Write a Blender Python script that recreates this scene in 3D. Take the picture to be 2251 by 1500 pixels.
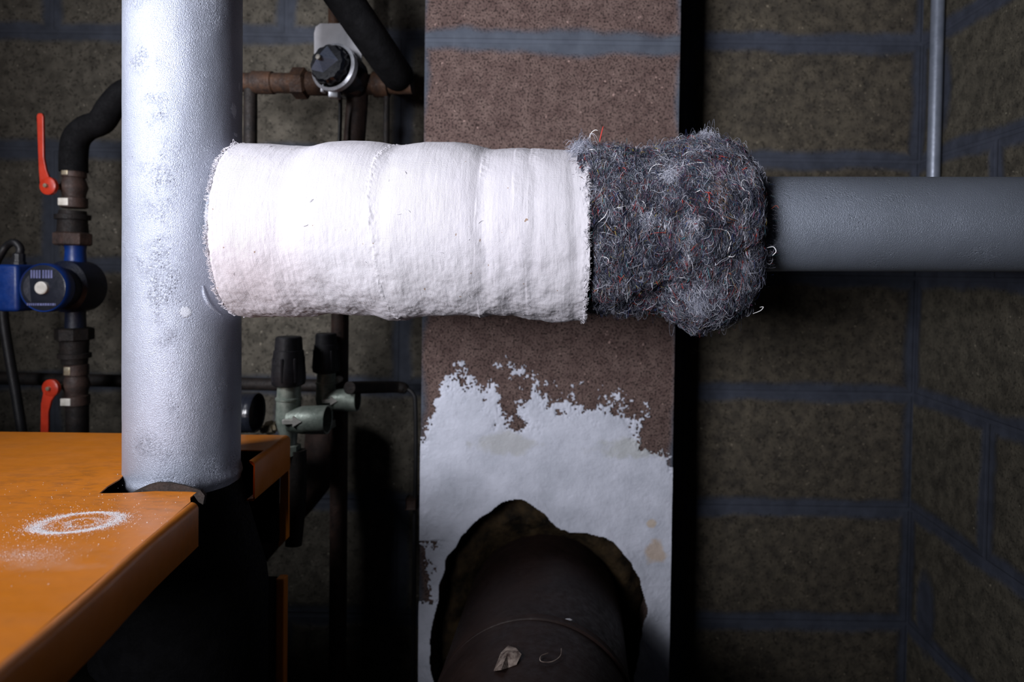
import bpy, bmesh, math, random
import numpy as np
from mathutils import Vector, Matrix, Euler

for o in list(bpy.data.objects):
    bpy.data.objects.remove(o)
SC = bpy.context.scene
COL = SC.collection
PI = math.pi
F = 1420.0                    # focal length in pixels of the 2251 px wide frame
PX0, PY0 = 1250.0, 630.0      # principal point
H = 1.5                       # camera height

# ------------------------------------------------------------------ camera
cam_d = bpy.data.cameras.new('camera')
cam = bpy.data.objects.new('camera', cam_d)
COL.objects.link(cam)
cam_d.sensor_width = 36.0
cam_d.lens = 36.0 * F / 2251.0
cam_d.shift_x = (1125.5 - PX0) / 2251.0
cam_d.shift_y = (PY0 - 750.0) / 2251.0
cam_d.clip_start = 0.02
cam.location = (0, 0, H)
PITCH, ROLL = math.radians(1.2), math.radians(0.85)
RM = Matrix.Rotation(PI/2 - PITCH, 3, 'X') @ Matrix.Rotation(ROLL, 3, 'Z')
cam.rotation_euler = RM.to_euler()
cam_d.dof.use_dof = True
cam_d.dof.focus_distance = 0.70
cam_d.dof.aperture_fstop = 4.0
SC.camera = cam

# ------------------------------------------------------------------ light
SC.view_settings.view_transform = 'Standard'
SC.view_settings.look = 'None'
SC.view_settings.gamma = 1.0
SC.view_settings.use_curve_mapping = False
SC.view_settings.exposure = 0.0
W = bpy.data.worlds.new('world'); SC.world = W; W.use_nodes = True
W.node_tree.nodes['Background'].inputs[0].default_value = (0.55, 0.62, 1.0, 1)
W.node_tree.nodes['Background'].inputs[1].default_value = 0.010

def area(name, loc, target, size, energy, color, spread=180, size_y=None):
    l = bpy.data.lights.new(name, 'AREA'); l.shape = 'RECTANGLE'
    l.size = size; l.size_y = size_y or size; l.energy = energy; l.color = color
    l.spread = math.radians(spread)
    o = bpy.data.objects.new(name, l); COL.objects.link(o); o.location = loc
    o.rotation_euler = (Vector(target) - Vector(loc)).to_track_quat('-Z', 'Y').to_euler()
    return o
area('key_softbox', (-1.06, 0.30, H+0.52), (-0.37, 0.86, H-0.12), 0.24, 1.7, (0.93, 0.94, 1.0), 86)
area('background_softbox', (-0.78, -0.55, H+0.22), (0.00, 1.30, H+0.36), 0.52, 10.0, (0.94, 0.94, 1.0), 76)

# ------------------------------------------------------------------ helpers
def ray(px, py):
    return RM @ Vector(((px - PX0)/F, -(py - PY0)/F, -1.0))
def at(px, py, Y):
    d = ray(px, py); return Vector((0, 0, H)) + d * (Y / d.y)
def on_z(px, py, z):
    d = ray(px, py); return Vector((0, 0, H)) + d * ((z - H) / d.z)
def S(px, Y): return px * Y / F

rng = np.random.default_rng(7)
def _hash(ix, iy, iz, seed):
    n = (ix.astype(np.int64)*374761393 + iy.astype(np.int64)*668265263 + iz.astype(np.int64)*2147483647 + seed*1013904223) & 0xffffffff
    n = ((n ^ (n >> 13)) * 1274126177) & 0xffffffff
    n = (n ^ (n >> 16)) & 0xffffff
    return n / float(0xffffff)
def vnoise(x, y, z, seed=0):
    x0, y0, z0 = np.floor(x), np.floor(y), np.floor(z)
    fx, fy, fz = x-x0, y-y0, z-z0
    fx, fy, fz = fx*fx*(3-2*fx), fy*fy*(3-2*fy), fz*fz*(3-2*fz)
    r = 0
    for a in (0, 1):
        for b in (0, 1):
            for c in (0, 1):
                w = (fx if a else 1-fx)*(fy if b else 1-fy)*(fz if c else 1-fz)
                r = r + w*_hash(x0+a, y0+b, z0+c, seed)
    return r*2-1
def fbm(x, y, z, oct=4, seed=0, gain=0.5):
    r, a, s = 0, 1.0, 0.0
    for k in range(oct):
        r = r + a*vnoise(x*2**k+k*7.3, y*2**k+k*3.1, z*2**k+k*5.7, seed+k); s += a; a *= gain
    return r/s

def new_obj(name, verts, faces, mat, parent=None, base=None, smooth=True, uvs=None, cols=None):
    """verts are world coordinates; the object's origin is its parent's base or its own base"""
    verts = np.asarray(verts, dtype=float).reshape(-1, 3)
    if parent is not None: org = np.array(parent['_o'])
    elif base is not None: org = np.array(base)
    else:
        lo, hi = verts.min(0), verts.max(0); org = np.array([(lo[0]+hi[0])/2, (lo[1]+hi[1])/2, lo[2]])
    me = bpy.data.meshes.new(name)
    me.from_pydata((verts-org).tolist() if len(verts) < 200 else (verts-org), [], faces)
    me.update()
    if smooth: me.polygons.foreach_set('use_smooth', [True]*len(me.polygons))
    if uvs is not None:
        l = me.uv_layers.new(name='uv'); vi = np.empty(len(me.loops), dtype=np.int32); me.loops.foreach_get('vertex_index', vi)
        l.data.foreach_set('uv', np.asarray(uvs)[vi].astype(np.float32).ravel())
    if cols is not None:
        a = me.color_attributes.new('tint', 'FLOAT_COLOR', 'POINT'); a.data.foreach_set('color', np.asarray(cols, dtype=np.float32).ravel())
    me.materials.append(mat)
    o = bpy.data.objects.new(name, me); COL.objects.link(o)
    if parent is not None: o.parent = parent
    else: o.location = org
    o['_o'] = tuple(float(v) for v in org)
    return o
def thing(name, label, cat, base, group=None):
    o = bpy.data.objects.new(name, None); COL.objects.link(o); o.location = base; o.empty_display_size = 0.05
    o['_o'] = tuple(float(v) for v in base); o['label'] = label; o['category'] = cat
    if group: o['group'] = group
    return o
def tag(o, label, cat, group=None, kind=None):
    o['label'] = label; o['category'] = cat
    if group: o['group'] = group
    if kind: o['kind'] = kind
    return o
def struct(o): o['kind'] = 'structure'; return o

class MB:
    def __init__(s): s.v = []; s.f = []
    def add(s, v, f):
        n = len(s.v); s.v += [tuple(p) for p in v]; s.f += [tuple(i+n for i in q) for q in f]; return s
    def ring_skin(s, rings, caps=(True, True)):
        n = len(rings[0]); v = [p for r in rings for p in r]; f = []
        for i in range(len(rings)-1):
            for j in range(n):
                k = (j+1) % n
                f.append((i*n+j, i*n+k, (i+1)*n+k, (i+1)*n+j))
        if caps[0]: f.append(tuple(range(n))[::-1])
        if caps[1]: f.append(tuple(range((len(rings)-1)*n, len(rings)*n)))
        return s.add(v, f)
    def lathe(s, org, axis, prof, n=32, up=None, caps=(True, True), rot=0.0):
        """prof: list of (distance along axis, radius)"""
        a = Vector(axis).normalized(); u = Vector(up) if up else (Vector((0, 0, 1)) if abs(a.z) < .9 else Vector((0, 1, 0)))
        x = (u - a*u.dot(a)).normalized(); y = a.cross(x)
        rings = []
        for t, r in prof:
            c = Vector(org) + a*t
            rings.append([c + (x*math.cos(rot+2*PI*j/n) + y*math.sin(rot+2*PI*j/n))*r for j in range(n)])
        return s.ring_skin(rings, caps)
    def sweep(s, pts, r, n=20, res=6, caps=(True, True), square=False):
        P = [Vector(p) for p in pts]
        if res > 1 and len(P) > 2: P = smooth_path(P, res)
        R = [r]*len(P) if not callable(r) else [r(i/(len(P)-1)) for i in range(len(P))]
        t0 = (P[1]-P[0]).normalized(); ref = Vector((0, 0, 1)) if abs(t0.z) < .9 else Vector((0, 1, 0))
        x = (ref - t0*ref.dot(t0)).normalized(); rings = []
        for i, p in enumerate(P):
            t = ((P[min(i+1, len(P)-1)] - P[max(i-1, 0)])).normalized()
            x = (x - t*x.dot(t)).normalized(); y = t.cross(x)
            rings.append([p + (x*math.cos(2*PI*j/n) + y*math.sin(2*PI*j/n))*R[i] for j in range(n)])
        return s.ring_skin(rings, caps)
    def box(s, lo, hi, bev=0.0):
        bm = bmesh.new(); bmesh.ops.create_cube(bm, size=1)
        lo, hi = Vector(lo), Vector(hi); c = (lo+hi)/2; d = hi-lo
        for v in bm.verts: v.co = Vector((v.co.x*d.x, v.co.y*d.y, v.co.z*d.z)) + c
        if bev: bmesh.ops.bevel(bm, geom=bm.edges[:], offset=bev, segments=3, affect='EDGES', profile=.5)
        bm.verts.ensure_lookup_table(); idx = {v: i for i, v in enumerate(bm.verts)}
        s.add([v.co[:] for v in bm.verts], [tuple(idx[v] for v in f.verts) for f in bm.faces]); bm.free(); return s
    def prism(s, pts, d, bev=0.0):
        """polygon of 3D points extruded by vector d"""
        bm = bmesh.new(); d = Vector(d)
        a = [bm.verts.new(Vector(p)) for p in pts]; b = [bm.verts.new(Vector(p)+d) for p in pts]; n = len(a)
        bm.faces.new(a); bm.faces.new(b[::-1])
        for i in range(n): bm.faces.new((a[i], b[i], b[(i+1) % n], a[(i+1) % n]))
        bmesh.ops.recalc_face_normals(bm, faces=bm.faces[:])
        if bev: bmesh.ops.bevel(bm, geom=bm.edges[:], offset=bev, segments=2, affect='EDGES', profile=.5)
        bmesh.ops.triangulate(bm, faces=[f for f in bm.faces if len(f.verts) > 4])
        idx = {v: i for i, v in enumerate(bm.verts)}
        s.add([v.co[:] for v in bm.verts], [tuple(idx[v] for v in f.verts) for f in bm.faces]); bm.free(); return s
    def build(s, name, mat, parent=None, base=None, smooth=True, angle=35):
        o = new_obj(name, s.v, s.f, mat, parent, base, smooth)
        bm = bmesh.new(); bm.from_mesh(o.data); bmesh.ops.recalc_face_normals(bm, faces=bm.faces[:])
        if smooth:
            for e in bm.edges:
                if len(e.link_faces) == 2 and e.calc_face_angle(0) > math.radians(angle): e.smooth = False
        bm.to_mesh(o.data); bm.free()
        return o
def smooth_path(P, res):
    out = []; n = len(P)
    for i in range(n-1):
        p0, p1, p2, p3 = P[max(i-1, 0)], P[i], P[i+1], P[min(i+2, n-1)]
        for k in range(res):
            t = k/res
            out.append(0.5*((2*p1) + (p2-p0)*t + (2*p0-5*p1+4*p2-p3)*t*t + (3*p1-p0-3*p2+p3)*t**3))
    out.append(P[-1]); return out

# ------------------------------------------------------------------ materials
class NT:
    def __init__(s, name):
        s.m = bpy.data.materials.new(name); s.m.use_nodes = True; s.t = s.m.node_tree; s.t.nodes.clear()
        s.out = s.n('ShaderNodeOutputMaterial'); s.b = s.n('ShaderNodeBsdfPrincipled'); s.l(s.b.outputs[0], s.out.inputs[0])
    def n(s, ty, **kw):
        x = s.t.nodes.new(ty)
        for k, v in kw.items(): setattr(x, k, v)
        return x
    def l(s, a, b): s.t.links.new(a, b)
    def setin(s, sock, v):
        if hasattr(v, 'is_output') or isinstance(v, bpy.types.NodeSocket): s.l(v, sock)
        else: sock.default_value = v
    def math(s, op, a, b=0.0, clamp=False):
        x = s.n('ShaderNodeMath', operation=op, use_clamp=clamp); s.setin(x.inputs[0], a)
        if len(x.inputs) > 1: s.setin(x.inputs[1], b)
        return x.outputs[0]
    def noise(s, vec, scale, detail=4, rough=.55, dist=0.0):
        x = s.n('ShaderNodeTexNoise'); s.l(vec, x.inputs['Vector']); x.inputs['Scale'].default_value = scale
        x.inputs['Detail'].default_value = detail; x.inputs['Roughness'].default_value = rough; x.inputs['Distortion'].default_value = dist
        return x.outputs['Fac']
    def ramp(s, fac, a, b, lo=0.0, hi=1.0):
        x = s.n('ShaderNodeMapRange'); x.clamp = True; s.setin(x.inputs['Value'], fac)
        x.inputs['From Min'].default_value = a; x.inputs['From Max'].default_value = b
        x.inputs['To Min'].default_value = lo; x.inputs['To Max'].default_value = hi; return x.outputs[0]
    def mix(s, fac, a, b):
        x = s.n('ShaderNodeMix', data_type='RGBA'); s.setin(x.inputs[0], fac)
        for sock, v in ((x.inputs[6], a), (x.inputs[7], b)):
            if isinstance(v, tuple): sock.default_value = (v[0], v[1], v[2], 1)
            else: s.l(v, sock)
        return x.outputs[2]
    def bump(s, h, dist, strength=1.0, prev=None):
        x = s.n('ShaderNodeBump'); s.l(h, x.inputs['Height']); x.inputs['Distance'].default_value = dist; x.inputs['Strength'].default_value = strength
        if prev is not None: s.l(prev, x.inputs['Normal'])
        return x.outputs[0]
    def pos(s): return s.n('ShaderNodeNewGeometry').outputs['Position']
    def obc(s): return s.n('ShaderNodeTexCoord').outputs['Object']
    def uv(s): return s.n('ShaderNodeTexCoord').outputs['UV']
    def mapv(s, vec, loc=(0, 0, 0), scale=(1, 1, 1), rot=(0, 0, 0)):
        x = s.n('ShaderNodeMapping'); s.l(vec, x.inputs[0]); x.inputs[1].default_value = loc; x.inputs[2].default_value = rot; x.inputs[3].default_value = scale
        return x.outputs[0]
    def ell(s, vec, c, r, edge=.25, namp=0.0, nscale=200):
        """soft ellipsoid mask, centre c, radii r"""
        m = s.mapv(vec, tuple(-c[i]/r[i] for i in range(3)), tuple(1/r[i] for i in range(3)))
        ln = s.n('ShaderNodeVectorMath', operation='LENGTH'); s.l(m, ln.inputs[0]); d = ln.outputs['Value']
        if namp: d = s.math('ADD', d, s.math('MULTIPLY', s.math('SUBTRACT', s.noise(vec, nscale, 3), .5), namp))
        return s.ramp(d, 1+edge/2, 1-edge/2)
    def fin(s, color=None, rough=None, metal=None, normal=None, coat=None, spec=None):
        b = s.b.inputs
        if color is not None:
            if isinstance(color, tuple): b['Base Color'].default_value = (*color[:3], 1)
            else: s.l(color, b['Base Color'])
        if rough is not None: s.setin(b['Roughness'], rough)
        if metal is not None: s.setin(b['Metallic'], metal)
        if normal is not None: s.l(normal, b['Normal'])
        if coat is not None: b['Coat Weight'].default_value = coat; b['Coat Roughness'].default_value = .12
        if spec is not None: b['Specular IOR Level'].default_value = spec
        return s.m

def simple(name, c1, c2, scale=60, rough=.6, metal=0.0, bump=.0006, spec=.4, detail=5):
    t = NT(name); v = t.obc(); n = t.noise(v, scale, detail, .6); n2 = t.noise(v, scale*5, 3)
    col = t.mix(t.ramp(n, .35, .68), c1, c2)
    return t.fin(col, t.ramp(n2, .3, .7, rough*.8, min(1, rough*1.2)), metal, t.bump(t.math('ADD', n, t.math('MULTIPLY', n2, .5)), bump), spec=spec)

M = {}
M['black_iron'] = simple('black_iron', (.008, .007, .007), (.018, .013, .011), 70, .65, .1, .001, .25)
M['rusty'] = simple('rusty_iron', (.020, .011, .008), (.070, .032, .015), 55, .75, .1, .0012)
M['brown_iron'] = simple('brown_iron', (.022, .014, .012), (.060, .034, .026), 60, .6, .1, .001)
M['rubber'] = simple('black_rubber', (.008, .008, .010), (.016, .016, .020), 80, .5, 0, .0004)
M['foam'] = simple('dark_pipe_insulation', (.0035, .0035, .004), (.008, .008, .009), 50, .85, 0, .0008, .10)
M['brass'] = simple('dull_brass', (.30, .24, .15), (.52, .47, .36), 90, .35, .6, .0003)
M['nickel'] = simple('dull_nickel', (.55, .52, .45), (.75, .72, .66), 90, .45, .1, .0002)
M['verdigris'] = simple('green_tarnished_brass', (.19, .235, .20), (.35, .39, .34), 75, .45, .35, .0006)
M['red'] = simple('red_paint', (.42, .028, .010), (.52, .040, .016), 60, .35, 0, .0002)
M['pump_blue'] = simple('blue_paint', (.003, .022, .13), (.004, .030, .17), 60, .4, 0, .0003)
M['pump_dark'] = simple('dark_blue_cast', (.003, .005, .014), (.005, .008, .022), 60, .5, 0, .0006)
M['grey_disc'] = simple('grey_metal', (.45, .44, .40), (.60, .58, .54), 120, .5, .2, .0003)
M['faint_print'] = simple('faint_print', (.07, .08, .18), (.12, .13, .26), 90, .6)
M['plastic_white'] = simple('aged_white_plate', (.62, .62, .66), (.74, .74, .78), 40, .5, 0, .0002)
M['knob_black'] = simple('glossy_black_plastic', (.010, .012, .018), (.016, .018, .026), 70, .22, 0, .0001, .6)
M['steel_ring'] = simple('bright_metal', (.55, .57, .62), (.72, .74, .8), 90, .3, .3, .0002)
M['conduit'] = simple('grey_conduit', (.13, .15, .19), (.18, .20, .25), 40, .38, .3, .0003)
M['flue'] = simple('brown_enamel', (.012, .0065, .0055), (.020, .011, .009), 22, .55, 0, .0008, .2)
M['cable'] = simple('black_cable', (.007, .007, .008), (.012, .012, .014), 60, .5, 0, .0002)
M['inner_black'] = simple('soot_black', (.0035, .0035, .0035), (.007, .0065, .006), 40, .9, 0, .001, .05)
M['cone_black'] = simple('sooty_iron', (.003, .003, .0035), (.006, .006, .007), 60, .8, 0, .001, .08)
M['scrap'] = simple('dirty_paper', (.05, .03, .025), (.32, .26, .22), 120, .8)
M['flake'] = simple('white_flake', (.7, .7, .74), (.85, .85, .88), 120, .8)

def silver(name, base, dark, marks):
    t = NT(name); v = t.pos()
    peel = t.noise(v, 900, 2, .5); fine = t.noise(v, 1900, 2, .5)
    big = t.noise(v, 9, 4, .6); patch = t.ramp(t.noise(v, 14, 3, .6), .50, .62)
    vo = t.n('ShaderNodeTexVoronoi'); t.l(v, vo.inputs['Vector']); vo.inputs['Scale'].default_value = 260
    pit = t.math('MULTIPLY', t.ramp(vo.outputs['Distance'], .28, .05), patch)
    crust = t.math('MULTIPLY', t.ramp(t.noise(v, 420, 4, .7, .1), .50, .66), patch)
    col = t.mix(t.ramp(big, .3, .7), base, dark)
    col = t.mix(t.math('MULTIPLY', pit, .55), col, (.10, .11, .14))
    mk = None
    for c, r in marks:
        e = t.ell(v, c, r, .4, 1.4, 420); mk = e if mk is None else t.math('MAXIMUM', mk, e)
    if mk is not None: col = t.mix(t.math('MULTIPLY', mk, .6), col, (.60, .62, .68))
    h = t.math('ADD', t.math('MULTIPLY', peel, .8), t.math('MULTIPLY', fine, .35))
    h = t.math('SUBTRACT', h, t.math('MULTIPLY', pit, .7)); h = t.math('ADD', h, t.math('MULTIPLY', crust, .45))
    met = .45
    if mk is not None: met = t.math('MULTIPLY', t.math('SUBTRACT', 1.0, mk), .45); h = t.math('ADD', h, t.math('MULTIPLY', mk, .8))
    return t.fin(col, t.ramp(fine, .3, .7, .34, .48), met, t.bump(h, .0009), spec=.5)

def wall_mat(name, blk1, blk2, mortar, offset, phase, wobble=.032, msize=.026, smears=(), mort2=None, pore=.35, pth=.38, row=.225, psc=210):
    """concrete blocks 450 x 225 mm in UV metres with broad smeared joints"""
    t = NT(name); uv = t.uv(); p = t.pos()
    w = t.n('ShaderNodeTexNoise'); t.l(p, w.inputs['Vector']); w.inputs['Scale'].default_value = 9; w.inputs['Detail'].default_value = 4
    sub = t.n('ShaderNodeVectorMath', operation='SUBTRACT'); t.l(w.outputs['Color'], sub.inputs[0]); sub.inputs[1].default_value = (.5, .5, .5)
    sc = t.n('ShaderNodeVectorMath', operation='SCALE'); t.l(sub.outputs[0], sc.inputs[0]); sc.inputs['Scale'].default_value = wobble
    ad = t.n('ShaderNodeVectorMath', operation='ADD'); t.l(uv, ad.inputs[0]); t.l(sc.outputs[0], ad.inputs[1])
    def brick(vec, ms, smooth):
        b = t.n('ShaderNodeTexBrick'); b.offset = offset; b.offset_frequency = 2; b.squash = 1
        t.l(t.mapv(vec, (phase[0], phase[1], 0)), b.inputs['Vector']); b.inputs['Scale'].default_value = 1
        b.inputs['Mortar Size'].default_value = ms; b.inputs['Mortar Smooth'].default_value = smooth
        b.inputs['Brick Width'].default_value = .45; b.inputs['Row Height'].default_value = row; return b.outputs['Fac']
    smear = brick(ad.outputs[0], msize, .6)
    core = brick(uv, .0045, .4)
    for c, r in smears: smear = t.math('MAXIMUM', smear, t.ell(p, c, r, .5, .5, 40))
    n = t.noise(p, 45, 6, .65); g = t.noise(p, 260, 3, .7); big = t.noise(p, 6, 3)
    blk = t.mix(t.ramp(n, .36, .64), blk1, blk2)
    blk = t.mix(t.ramp(t.noise(p, 150, 2, .5), .70, .76, 0, .8), blk, tuple(min(1, c*3.0) for c in blk2))
    por = t.ramp(t.noise(p, psc, 3, .6, .15), pth+.015, pth-.025)
    blk = t.mix(t.math('MULTIPLY', por, pore), blk, tuple(c*.18 for c in blk1))
    mo = t.mix(t.ramp(t.noise(p, 30, 5, .6), .35, .68), mortar, mort2 or tuple(c*1.6 for c in mortar))
    mo = t.mix(t.math('MULTIPLY', core, .30), mo, tuple(c*1.5 for c in mortar))
    col = t.mix(smear, blk, mo)
    rel = t.math('MULTIPLY', t.math('SUBTRACT', 1.0, smear), t.math('SUBTRACT', t.math('ADD', t.math('MULTIPLY', g, .5), n), t.math('MULTIPLY', por, 1.2)))
    h = t.math('ADD', rel, t.math('MULTIPLY', t.noise(p, 60, 4), .35)); h = t.math('SUBTRACT', h, t.math('MULTIPLY', core, .35))
    return t.fin(col, .9, 0, t.bump(h, .0035), spec=.2)

# ------------------------------------------------------------------ setting
YB, YC = 1.25, 1.07           # back wall and chimney face
XR = at(2008, 865, YB).x      # corner of the back and right walls
zj = at(1850, 865, YB).z      # one bed joint
BLK = ((.050, .045, .036), (.098, .088, .070)); MOR = (.030, .034, .044)
ph_v = -zj
uj = at(115, 450, YB).x       # an upright joint on the left
# the brick node shifts every second row; pick the phase by trial so the course 325..570 has its joint at x = 115 px
row = math.floor((at(115, 450, YB).z + ph_v)/.225)
M['wall_back'] = wall_mat('block_wall', *BLK, MOR, .5, (-uj + (0 if row % 2 else -.225), ph_v))
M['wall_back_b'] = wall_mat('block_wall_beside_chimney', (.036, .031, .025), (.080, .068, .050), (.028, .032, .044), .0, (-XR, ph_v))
ps = [((XR, at(2110, 190, 1.18).y, at(2115, 190, 1.16).z), (.05, .028, .075)), ((XR, 1.19, at(2085, 1350, 1.19).z), (.05, .03, .075))]
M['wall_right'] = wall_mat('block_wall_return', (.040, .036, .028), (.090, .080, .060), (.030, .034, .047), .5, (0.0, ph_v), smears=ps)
def quad_wall(name, faces_pts, mats, uvf):
    v = []; f = []; uv = []
    for q in faces_pts:
        f.append(tuple(range(len(v), len(v)+4))); v += q; uv += [uvf(p) for p in q]
    o = new_obj(name, v, f, mats[0], None, (0, 0, 0), False, uv)
    for m in mats[1:]: o.data.materials.append(m)
    for i, p in enumerate(o.data.polygons): p.material_index = min(i, len(mats)-1)
    return struct(o)
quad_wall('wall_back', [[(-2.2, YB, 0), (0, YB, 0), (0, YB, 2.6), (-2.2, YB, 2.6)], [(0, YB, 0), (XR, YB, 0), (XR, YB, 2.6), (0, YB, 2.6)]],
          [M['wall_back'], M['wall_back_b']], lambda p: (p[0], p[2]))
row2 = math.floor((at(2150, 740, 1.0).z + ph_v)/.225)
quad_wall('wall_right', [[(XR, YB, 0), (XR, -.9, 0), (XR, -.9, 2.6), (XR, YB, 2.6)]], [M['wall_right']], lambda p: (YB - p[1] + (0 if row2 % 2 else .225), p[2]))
tf = NT('concrete_floor'); p_ = tf.pos(); tf.fin(tf.mix(tf.noise(p_, 8, 6), (.05, .05, .05), (.10, .095, .09)), .9, 0, tf.bump(tf.noise(p_, 60, 5), .002))
struct(new_obj('floor', [(-2.2, -1.2, 0), (XR, -1.2, 0), (XR, YB, 0), (-2.2, YB, 0)], [(0, 1, 2, 3)], tf.m, None, (0, 0, 0), False))

# chimney stack with a broken hole for the flue
CXL, CXR = at(929, 600, YC).x, at(1486, 600, YC).x
hc = at(1192, 1340, YC)
hole_px = [(1150, 1098), (1195, 1130), (1235, 1165), (1290, 1170), (1350, 1190), (1385, 1230), (1412, 1290), (1424, 1340), (1408, 1400), (1395, 1480), (1380, 1600), (1290, 1680), (1150, 1690),
           (1010, 1640), (955, 1540), (948, 1440), (952, 1360), (968, 1290), (985, 1220), (1030, 1160), (1085, 1112), (1120, 1095)]
def ray_polar(ang, pts):
    best = None
    for i in range(len(pts)):
        a, b = Vector(pts[i]), Vector(pts[(i+1) % len(pts)]); d = Vector((math.cos(ang), math.sin(ang))); e = b-a
        den = d.x*e.y - d.y*e.x
        if abs(den) < 1e-9: continue
        t = (a.x*e.y - a.y*e.x)/den; u = (a.x*d.y - a.y*d.x)/den
        if t > 0 and -1e-6 <= u <= 1+1e-6: best = t if best is None else max(best, t)
    return best
hole_w = [(at(x, y, YC).x - hc.x, at(x, y, YC).z - hc.z) for x, y in hole_px]
NH = 180
angs = np.linspace(0, 2*PI, NH, endpoint=False)
hr = np.array([ray_polar(a, hole_w) for a in angs])
hr = hr + .006*fbm(np.cos(angs)*9+20, np.sin(angs)*9+20, angs*0, 4, 3)
def hole_r(a):
    return np.interp(np.mod(a, 2*PI), np.append(angs, 2*PI), np.append(hr, hr[0]))
zt, zb = 2.6, 0.0
def rect_hit(a):
    c, s_ = math.cos(a), math.sin(a); t = 1e9
    if c > 1e-9: t = min(t, (CXR-hc.x)/c)
    if c < -1e-9: t = min(t, (CXL-hc.x)/c)
    if s_ > 1e-9: t = min(t, (zt-hc.z)/s_)
    if s_ < -1e-9: t = min(t, (zb-hc.z)/s_)
    return t
aa = sorted(list(angs) + [math.atan2(z-hc.z, x-hc.x) % (2*PI) for x in (CXL, CXR) for z in (zb, zt)])
v = []; f = []; n_ = len(aa)
for a in aa:
    r0, r1 = float(hole_r(a)), rect_hit(a)
    v.append((hc.x+math.cos(a)*r0, YC+.14, hc.z+math.sin(a)*r0))
    v.append((hc.x+math.cos(a)*r0, YC, hc.z+math.sin(a)*r0))
    v.append((hc.x+math.cos(a)*r1, YC, hc.z+math.sin(a)*r1))
    v.append((hc.x+math.cos(a)*r1, YB-.0005, hc.z+math.sin(a)*r1))
for i in range(n_):
    j = (i+1) % n_
    for k in range(3): f.append((i*4+k, j*4+k, j*4+k+1, i*4+k+1))
f.append(tuple(i*4 for i in range(n_)))
zc = at(1200, 92, YC).z
M['chimney'] = wall_mat('brown_porous_block', (.078, .050, .045), (.125, .086, .076), (.045, .052, .068), .0, (-CXL+.015, -zc), wobble=.045, msize=.027, mort2=(.065, .075, .095), pore=.85, pth=.425, row=.36, psc=330)
chim = new_obj('wall_chimney', v, f, M['chimney'], None, ((CXL+CXR)/2, YC, 0), False, [(p[0], p[2]) for p in v])
struct(chim)

# plaster trowelled round the hole: ragged thin layer
tp = NT('trowelled_plaster'); p_ = tp.pos()
pc = tp.mix(tp.ramp(tp.noise(p_, 14, 5, .6), .35, .7), (.50, .52, .60), (.36, .38, .44))
for c_, r_, colr in [((1440, 1210), (22, 26), (.42, .27, .12)), ((1432, 1150), (10, 8), (.45, .32, .16)), ((1112, 975), (60, 26), (.34, .34, .32)), ((1390, 985), (75, 22), (.32, .33, .30))]:
    w_ = at(c_[0], c_[1], YC); pc = tp.mix(tp.math('MULTIPLY', tp.ell(p_, tuple(w_), (S(r_[0], YC), .2, S(r_[1], YC)), .5, 2.2, 45), .55), pc, colr)
scr = tp.mapv(p_, (0, 0, 0), (1, 1, 1), (0, .6, 0)); scr = tp.mapv(scr, (0, 0, 0), (120, 40, 14))
scn = tp.noise(scr, 1, 4, .6)
pc = tp.mix(tp.math('MULTIPLY', tp.ramp(scn, .70, .78), .30), pc, (.14, .13, .13))
M['plaster'] = tp.fin(pc, .75, 0, tp.bump(tp.math('ADD', tp.noise(p_, 34, 6, .7), tp.math('MULTIPLY', scn, .25)), .004), spec=.25)
top_b = [(905, 975), (930, 945), (948, 905), (958, 850), (975, 812), (1000, 805), (1040, 812), (1065, 850), (1085, 822), (1125, 800), (1150, 835), (1185, 850), (1230, 876), (1262, 858), (1300, 862), (1335, 852), (1362, 880), (1395, 905), (1425, 890), (1440, 935), (1470, 1000), (1500, 1045)]
nx, nz = 300, 440
xs = np.linspace(CXL, CXR, nx); zs = np.linspace(at(1200, 1640, YC).z, at(1200, 770, YC).z, nz)
X, Z = np.meshgrid(xs, zs)
# back to picture rows along the chimney face only to lay out the ragged outline
K = F/YC; c0 = at(1200, 1000, YC)
PXg = 1200 + (X-c0.x)*K - (Z-c0.z)*K*-.0148; PYg = 1000 - (Z-c0.z)*K + (X-c0.x)*K*.0148
PXg = 1200 + (X-c0.x)*K + (Z-c0.z)*K*.0148
tb = np.interp(PXg, [a for a, b in top_b], [b for a, b in top_b])
d = (PYg - tb)/46.0
nz1 = fbm(X*75, Z*75, X*0, 6, 11, .80)
isl = lambda cx, cy, rx, ry: np.exp(-(((PXg-cx)/rx)**2 + ((PYg-cy)/ry)**2))
d = d - 2.6*isl(1122, 885, 26, 60) - 2.0*isl(1130, 938, 60, 22) - 1.6*isl(1300, 880, 35, 18) - 2.2*isl(1425, 965, 30, 45) - 1.2*isl(1150, 815, 20, 18)*-1
d = np.minimum(d, 2.2 + 0*d) 
d = d - 1.3*isl(1010, 855, 50, 40)*(nz1 > .12) 
lowl = (PXg-918)/34.0 + np.where(PYg < 1190, 9, np.where(PYg > 1330, 9, -.4)) ; d = np.minimum(d, lowl)
mask = d + 2.3*nz1 + .5*vnoise(X*420, Z*420, X*0, 17)
thick = np.clip(mask, 0, 1)**.5*.0035
ah = np.arctan2(Z-hc.z, X-hc.x); rh = np.hypot(Z-hc.z, X-hc.x); rim = rh - hole_r(ah)
keep_v = (mask > 0) & (rim > -.001)
h = thick + .0022*fbm(X*28, Z*28, X*0+4, 5, 21) + .0030*np.exp(-(rim/.012)**2)
lx = (X-c0.x)*.8+(Z-c0.z)*.6; h += .0003*fbm(lx*140, (X-Z)*18, X*0, 3, 31)
h = np.where(mask < .25, np.minimum(h, .0022), h)
Yg = YC - .0006 - np.clip(h, .0002, .02)*np.clip(mask*3, .15, 1)
V = np.stack([X, Yg, Z], -1).reshape(-1, 3)
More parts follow.
